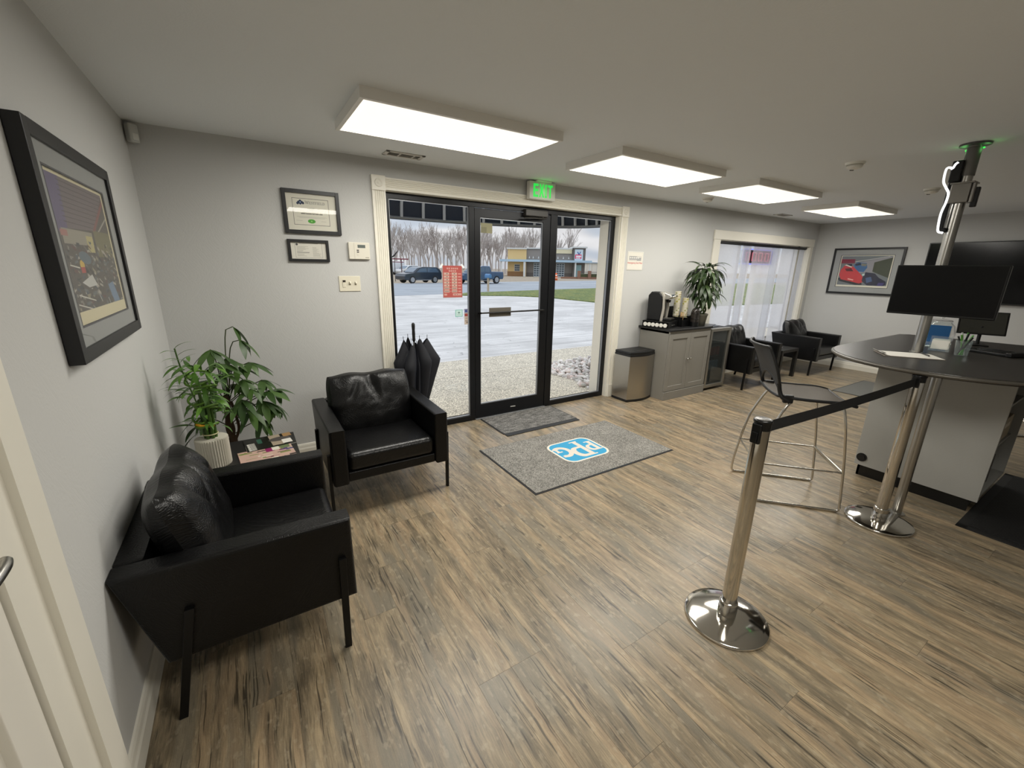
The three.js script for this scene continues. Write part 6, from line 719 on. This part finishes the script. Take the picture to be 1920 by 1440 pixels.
// ---------- bare winter trees ----------
{
  const treeGeo = (seed, spread) => { const r = rng(seed), gs = []; const lim = (a, b, ra, rb, s) => { const d = b.clone().sub(a), g = new THREE.CylinderGeometry(rb, ra, d.length(), s, 1, true); g.applyQuaternion(new THREE.Quaternion().setFromUnitVectors(V(0, 1, 0), d.clone().normalize())); g.translate(...a.clone().add(b).multiplyScalar(0.5).toArray()); gs.push(g); };
    const grow = (p, d, len, rad, lev) => { const q = p.clone().addScaledVector(d, len); lim(p, q, rad, rad * 0.72, lev < 2 ? 6 : 3); if (lev >= 5) return; const n = lev === 0 ? 4 : lev < 3 ? 3 : 2 + (r() < 0.5 ? 1 : 0); for (let i = 0; i < n; i++) { const az = r() * 6.3, sp = spread * (0.35 + r() * 0.6), nd = d.clone().add(V(Math.cos(az) * sp, r() * 0.35, Math.sin(az) * sp)).normalize(); grow(i === 0 ? q : p.clone().lerp(q, 0.55 + r() * 0.45), nd, len * (0.6 + r() * 0.25), Math.max(0.022, rad * (0.5 + r() * 0.14)), lev + 1); } };
    grow(V(0, 0, 0), V(0, 1, 0), 2.9, 0.2, 0); return G(gs); };
  const gs = [1, 2, 3, 4, 5].map((s) => treeGeo(s * 13, s % 2 ? 0.6 : 0.45)), mats = [std('#b3aca8', 0.9), std('#a39a95', 0.9), std('#bdb7b3', 0.9)], r = rng(99);
  const eye = V(0.48, 0, 3.67), fw = V(0.5366, 0, -0.8438), rt = V(0.8438, 0, 0.5366);
  const put = (u, depth, s, k, label, group) => { const at = eye.clone().addScaledVector(fw, depth).addScaledVector(rt, (u - 960) / 781.6 * depth); const o = single('bare_tree', gs[k % 5], mats[k % 3], label, 'tree', group); o.position.set(at.x, GY - 0.15, at.z); o.scale.set(s, s * (0.95 + r() * 0.15), s); o.rotation.y = r() * 6; };
  let k = 0; const stood = []; for (let u = 722; u < 990; u += 5.2) { const tall = u < 745 ? 1.15 : u > 765 ? 1.0 : 0.72, uu = u + r() * 4; let dp = 0; for (let n = 0; n < 120; n++) { dp = (u > 930 ? 112 : 94) + r() * (60 + n); const x = (uu - 960) / 781.6 * dp, need = 4.9 * tall * dp / 112; if (stood.every(([a, b, q]) => Math.hypot(a - x, b - dp) > need + q)) break; } stood.push([(uu - 960) / 781.6 * dp, dp, 4.9 * tall * dp / 112]);
    put(uu, dp, (0.92 + r() * 0.3) * tall * dp / 112, k, [['slender', 'spreading'][(k % 5 + 1) % 2], ['grey', 'brownish grey', 'pale grey'][k % 3], 'bare winter tree in the wood beyond the road'].join(' '), 'bare trees beyond the road'); k++; }
  put(1052, 128, 1.6, 0, 'bare grey tree rising behind the service building', undefined); put(1038, 135, 1.2, 3, 'smaller bare tree half hidden behind the service building roof', undefined);
}
// ---------- things stuck to the glass ----------
const sheet = (name, label, cat, x0, y0, x1, y1, z, w, h, draw, tr = 0.3) => { const g = bx(x0, y0, z - 0.0006, x1, y1, z); const p = g.attributes.position, uv = g.attributes.uv; for (let i = 0; i < p.count; i++) uv.setXY(i, (p.getX(i) - x0) / (x1 - x0), (p.getY(i) - y0) / (y1 - y0)); return single(name, g, phy({ map: canvasTex(w, h, draw), roughness: 0.9, transmission: tr, thickness: 0 }), label, cat); };
sheet('hours_poster', 'red opening hours poster taped to the left sidelight', 'poster', 2.078, 1.283, 2.279, 1.578, -0.0815, 400, 590, (x, w, h) => { x.fillStyle = '#c4605a'; x.fillRect(0, 0, w, h); x.fillStyle = '#bd837c'; x.fillRect(0, 0, 12, h); x.fillRect(w - 10, 0, 10, h); x.fillRect(0, h - 14, w, 14); x.fillStyle = '#dba9a0'; for (let i = 0; i < 6; i++) { x.fillRect(84 + i * 38 + (i > 1 ? 12 : 0), 36, 28, 30); } for (let i = 0; i < 4; i++) x.fillRect(124 + i * 40, 82, 30, 28); x.fillStyle = '#d9bcae'; for (let i = 0; i < 7; i++) { const y = 126 + i * 54; x.fillStyle = '#d9bcae'; x.fillRect(24, y, 110, 42); x.fillRect(182, y, 110, 42); x.fillStyle = '#e0a39c'; x.fillRect(150, y + 14, 16, 16); x.fillRect(312, y + 12, 62, 22); x.fillStyle = '#7d6a66'; if (i < 5) { x.fillRect(76, y + 12, 24, 16); x.fillRect(226, y + 12, 24, 16); } else { x.fillRect(32, y + 16, 90, 10); x.fillRect(192, y + 16, 88, 10); } } x.fillStyle = '#dba9a0'; x.fillRect(24, 514, 56, 36); x.fillRect(200, 510, 180, 42); x.fillStyle = '#8a6b66'; x.fillRect(236, 524, 20, 14); x.fillRect(284, 524, 16, 14); });
for (const [x, a, l] of [[2.068, 0.6, 'white tape strip on the upper left corner of the red poster'], [2.285, -0.7, 'white tape strip on the upper right corner of the red poster']]) { const g = bx(-0.009, -0.022, -0.0004, 0.009, 0.022, 0); g.rotateZ(-a); g.translate(x, 1.575, -0.0808); single('tape_strip', g, std('#e9eef0', 0.6), l, 'tape', 'tape strips on the red poster'); }
sheet('teal_sticker', 'pale teal square sticker on the left sidelight', 'sticker', 2.2, 1.098, 2.278, 1.166, -0.0815, 128, 128, (x, w, h) => { x.fillStyle = '#86c9bd'; x.fillRect(0, 0, w, h); x.fillStyle = '#d4ece8'; x.fillRect(10, 10, w - 20, h - 20); x.fillStyle = '#7a9a96'; x.beginPath(); x.moveTo(64, 34); x.lineTo(88, 54); x.lineTo(64, 72); x.lineTo(40, 54); x.fill(); x.fillRect(36, 88, 56, 5); });
sheet('payment_sticker', 'narrow strip of card payment stickers beside the door mullion', 'sticker', 2.296, 1.018, 2.336, 1.172, -0.0815, 96, 360, (x, w, h) => { x.fillStyle = '#c3b3a6'; x.fillRect(0, 0, w, h); x.fillStyle = '#8d8ea6'; x.fillRect(0, 0, w, 96); x.fillStyle = '#3c4a86'; x.fillRect(20, 24, 56, 52); x.fillStyle = '#8a3c3c'; x.fillRect(8, 110, 80, 60); x.fillStyle = '#b8423c'; x.fillRect(40, 122, 36, 30); x.fillStyle = '#7d6f68'; x.fillRect(26, 206, 58, 12); x.fillRect(18, 270, 64, 12); x.fillStyle = '#6e5f5a'; x.fillRect(50, 300, 38, 24); }, 0.1);
sheet('door_notice', 'small khaki card taped to the top of the door glass', 'notice', 2.482, 1.886, 2.608, 1.976, -0.0815, 160, 116, (x, w, h) => { x.fillStyle = '#a5a183'; x.fillRect(0, 0, w, h); x.fillStyle = '#8f8c72'; x.fillRect(0, h * 0.4, w * 0.5, h * 0.6); }, 0.25);
scene.traverse((o) => { if (o.isMesh) { o.castShadow = true; o.receiveShadow = true; } });
renderer.render(scene, camera);
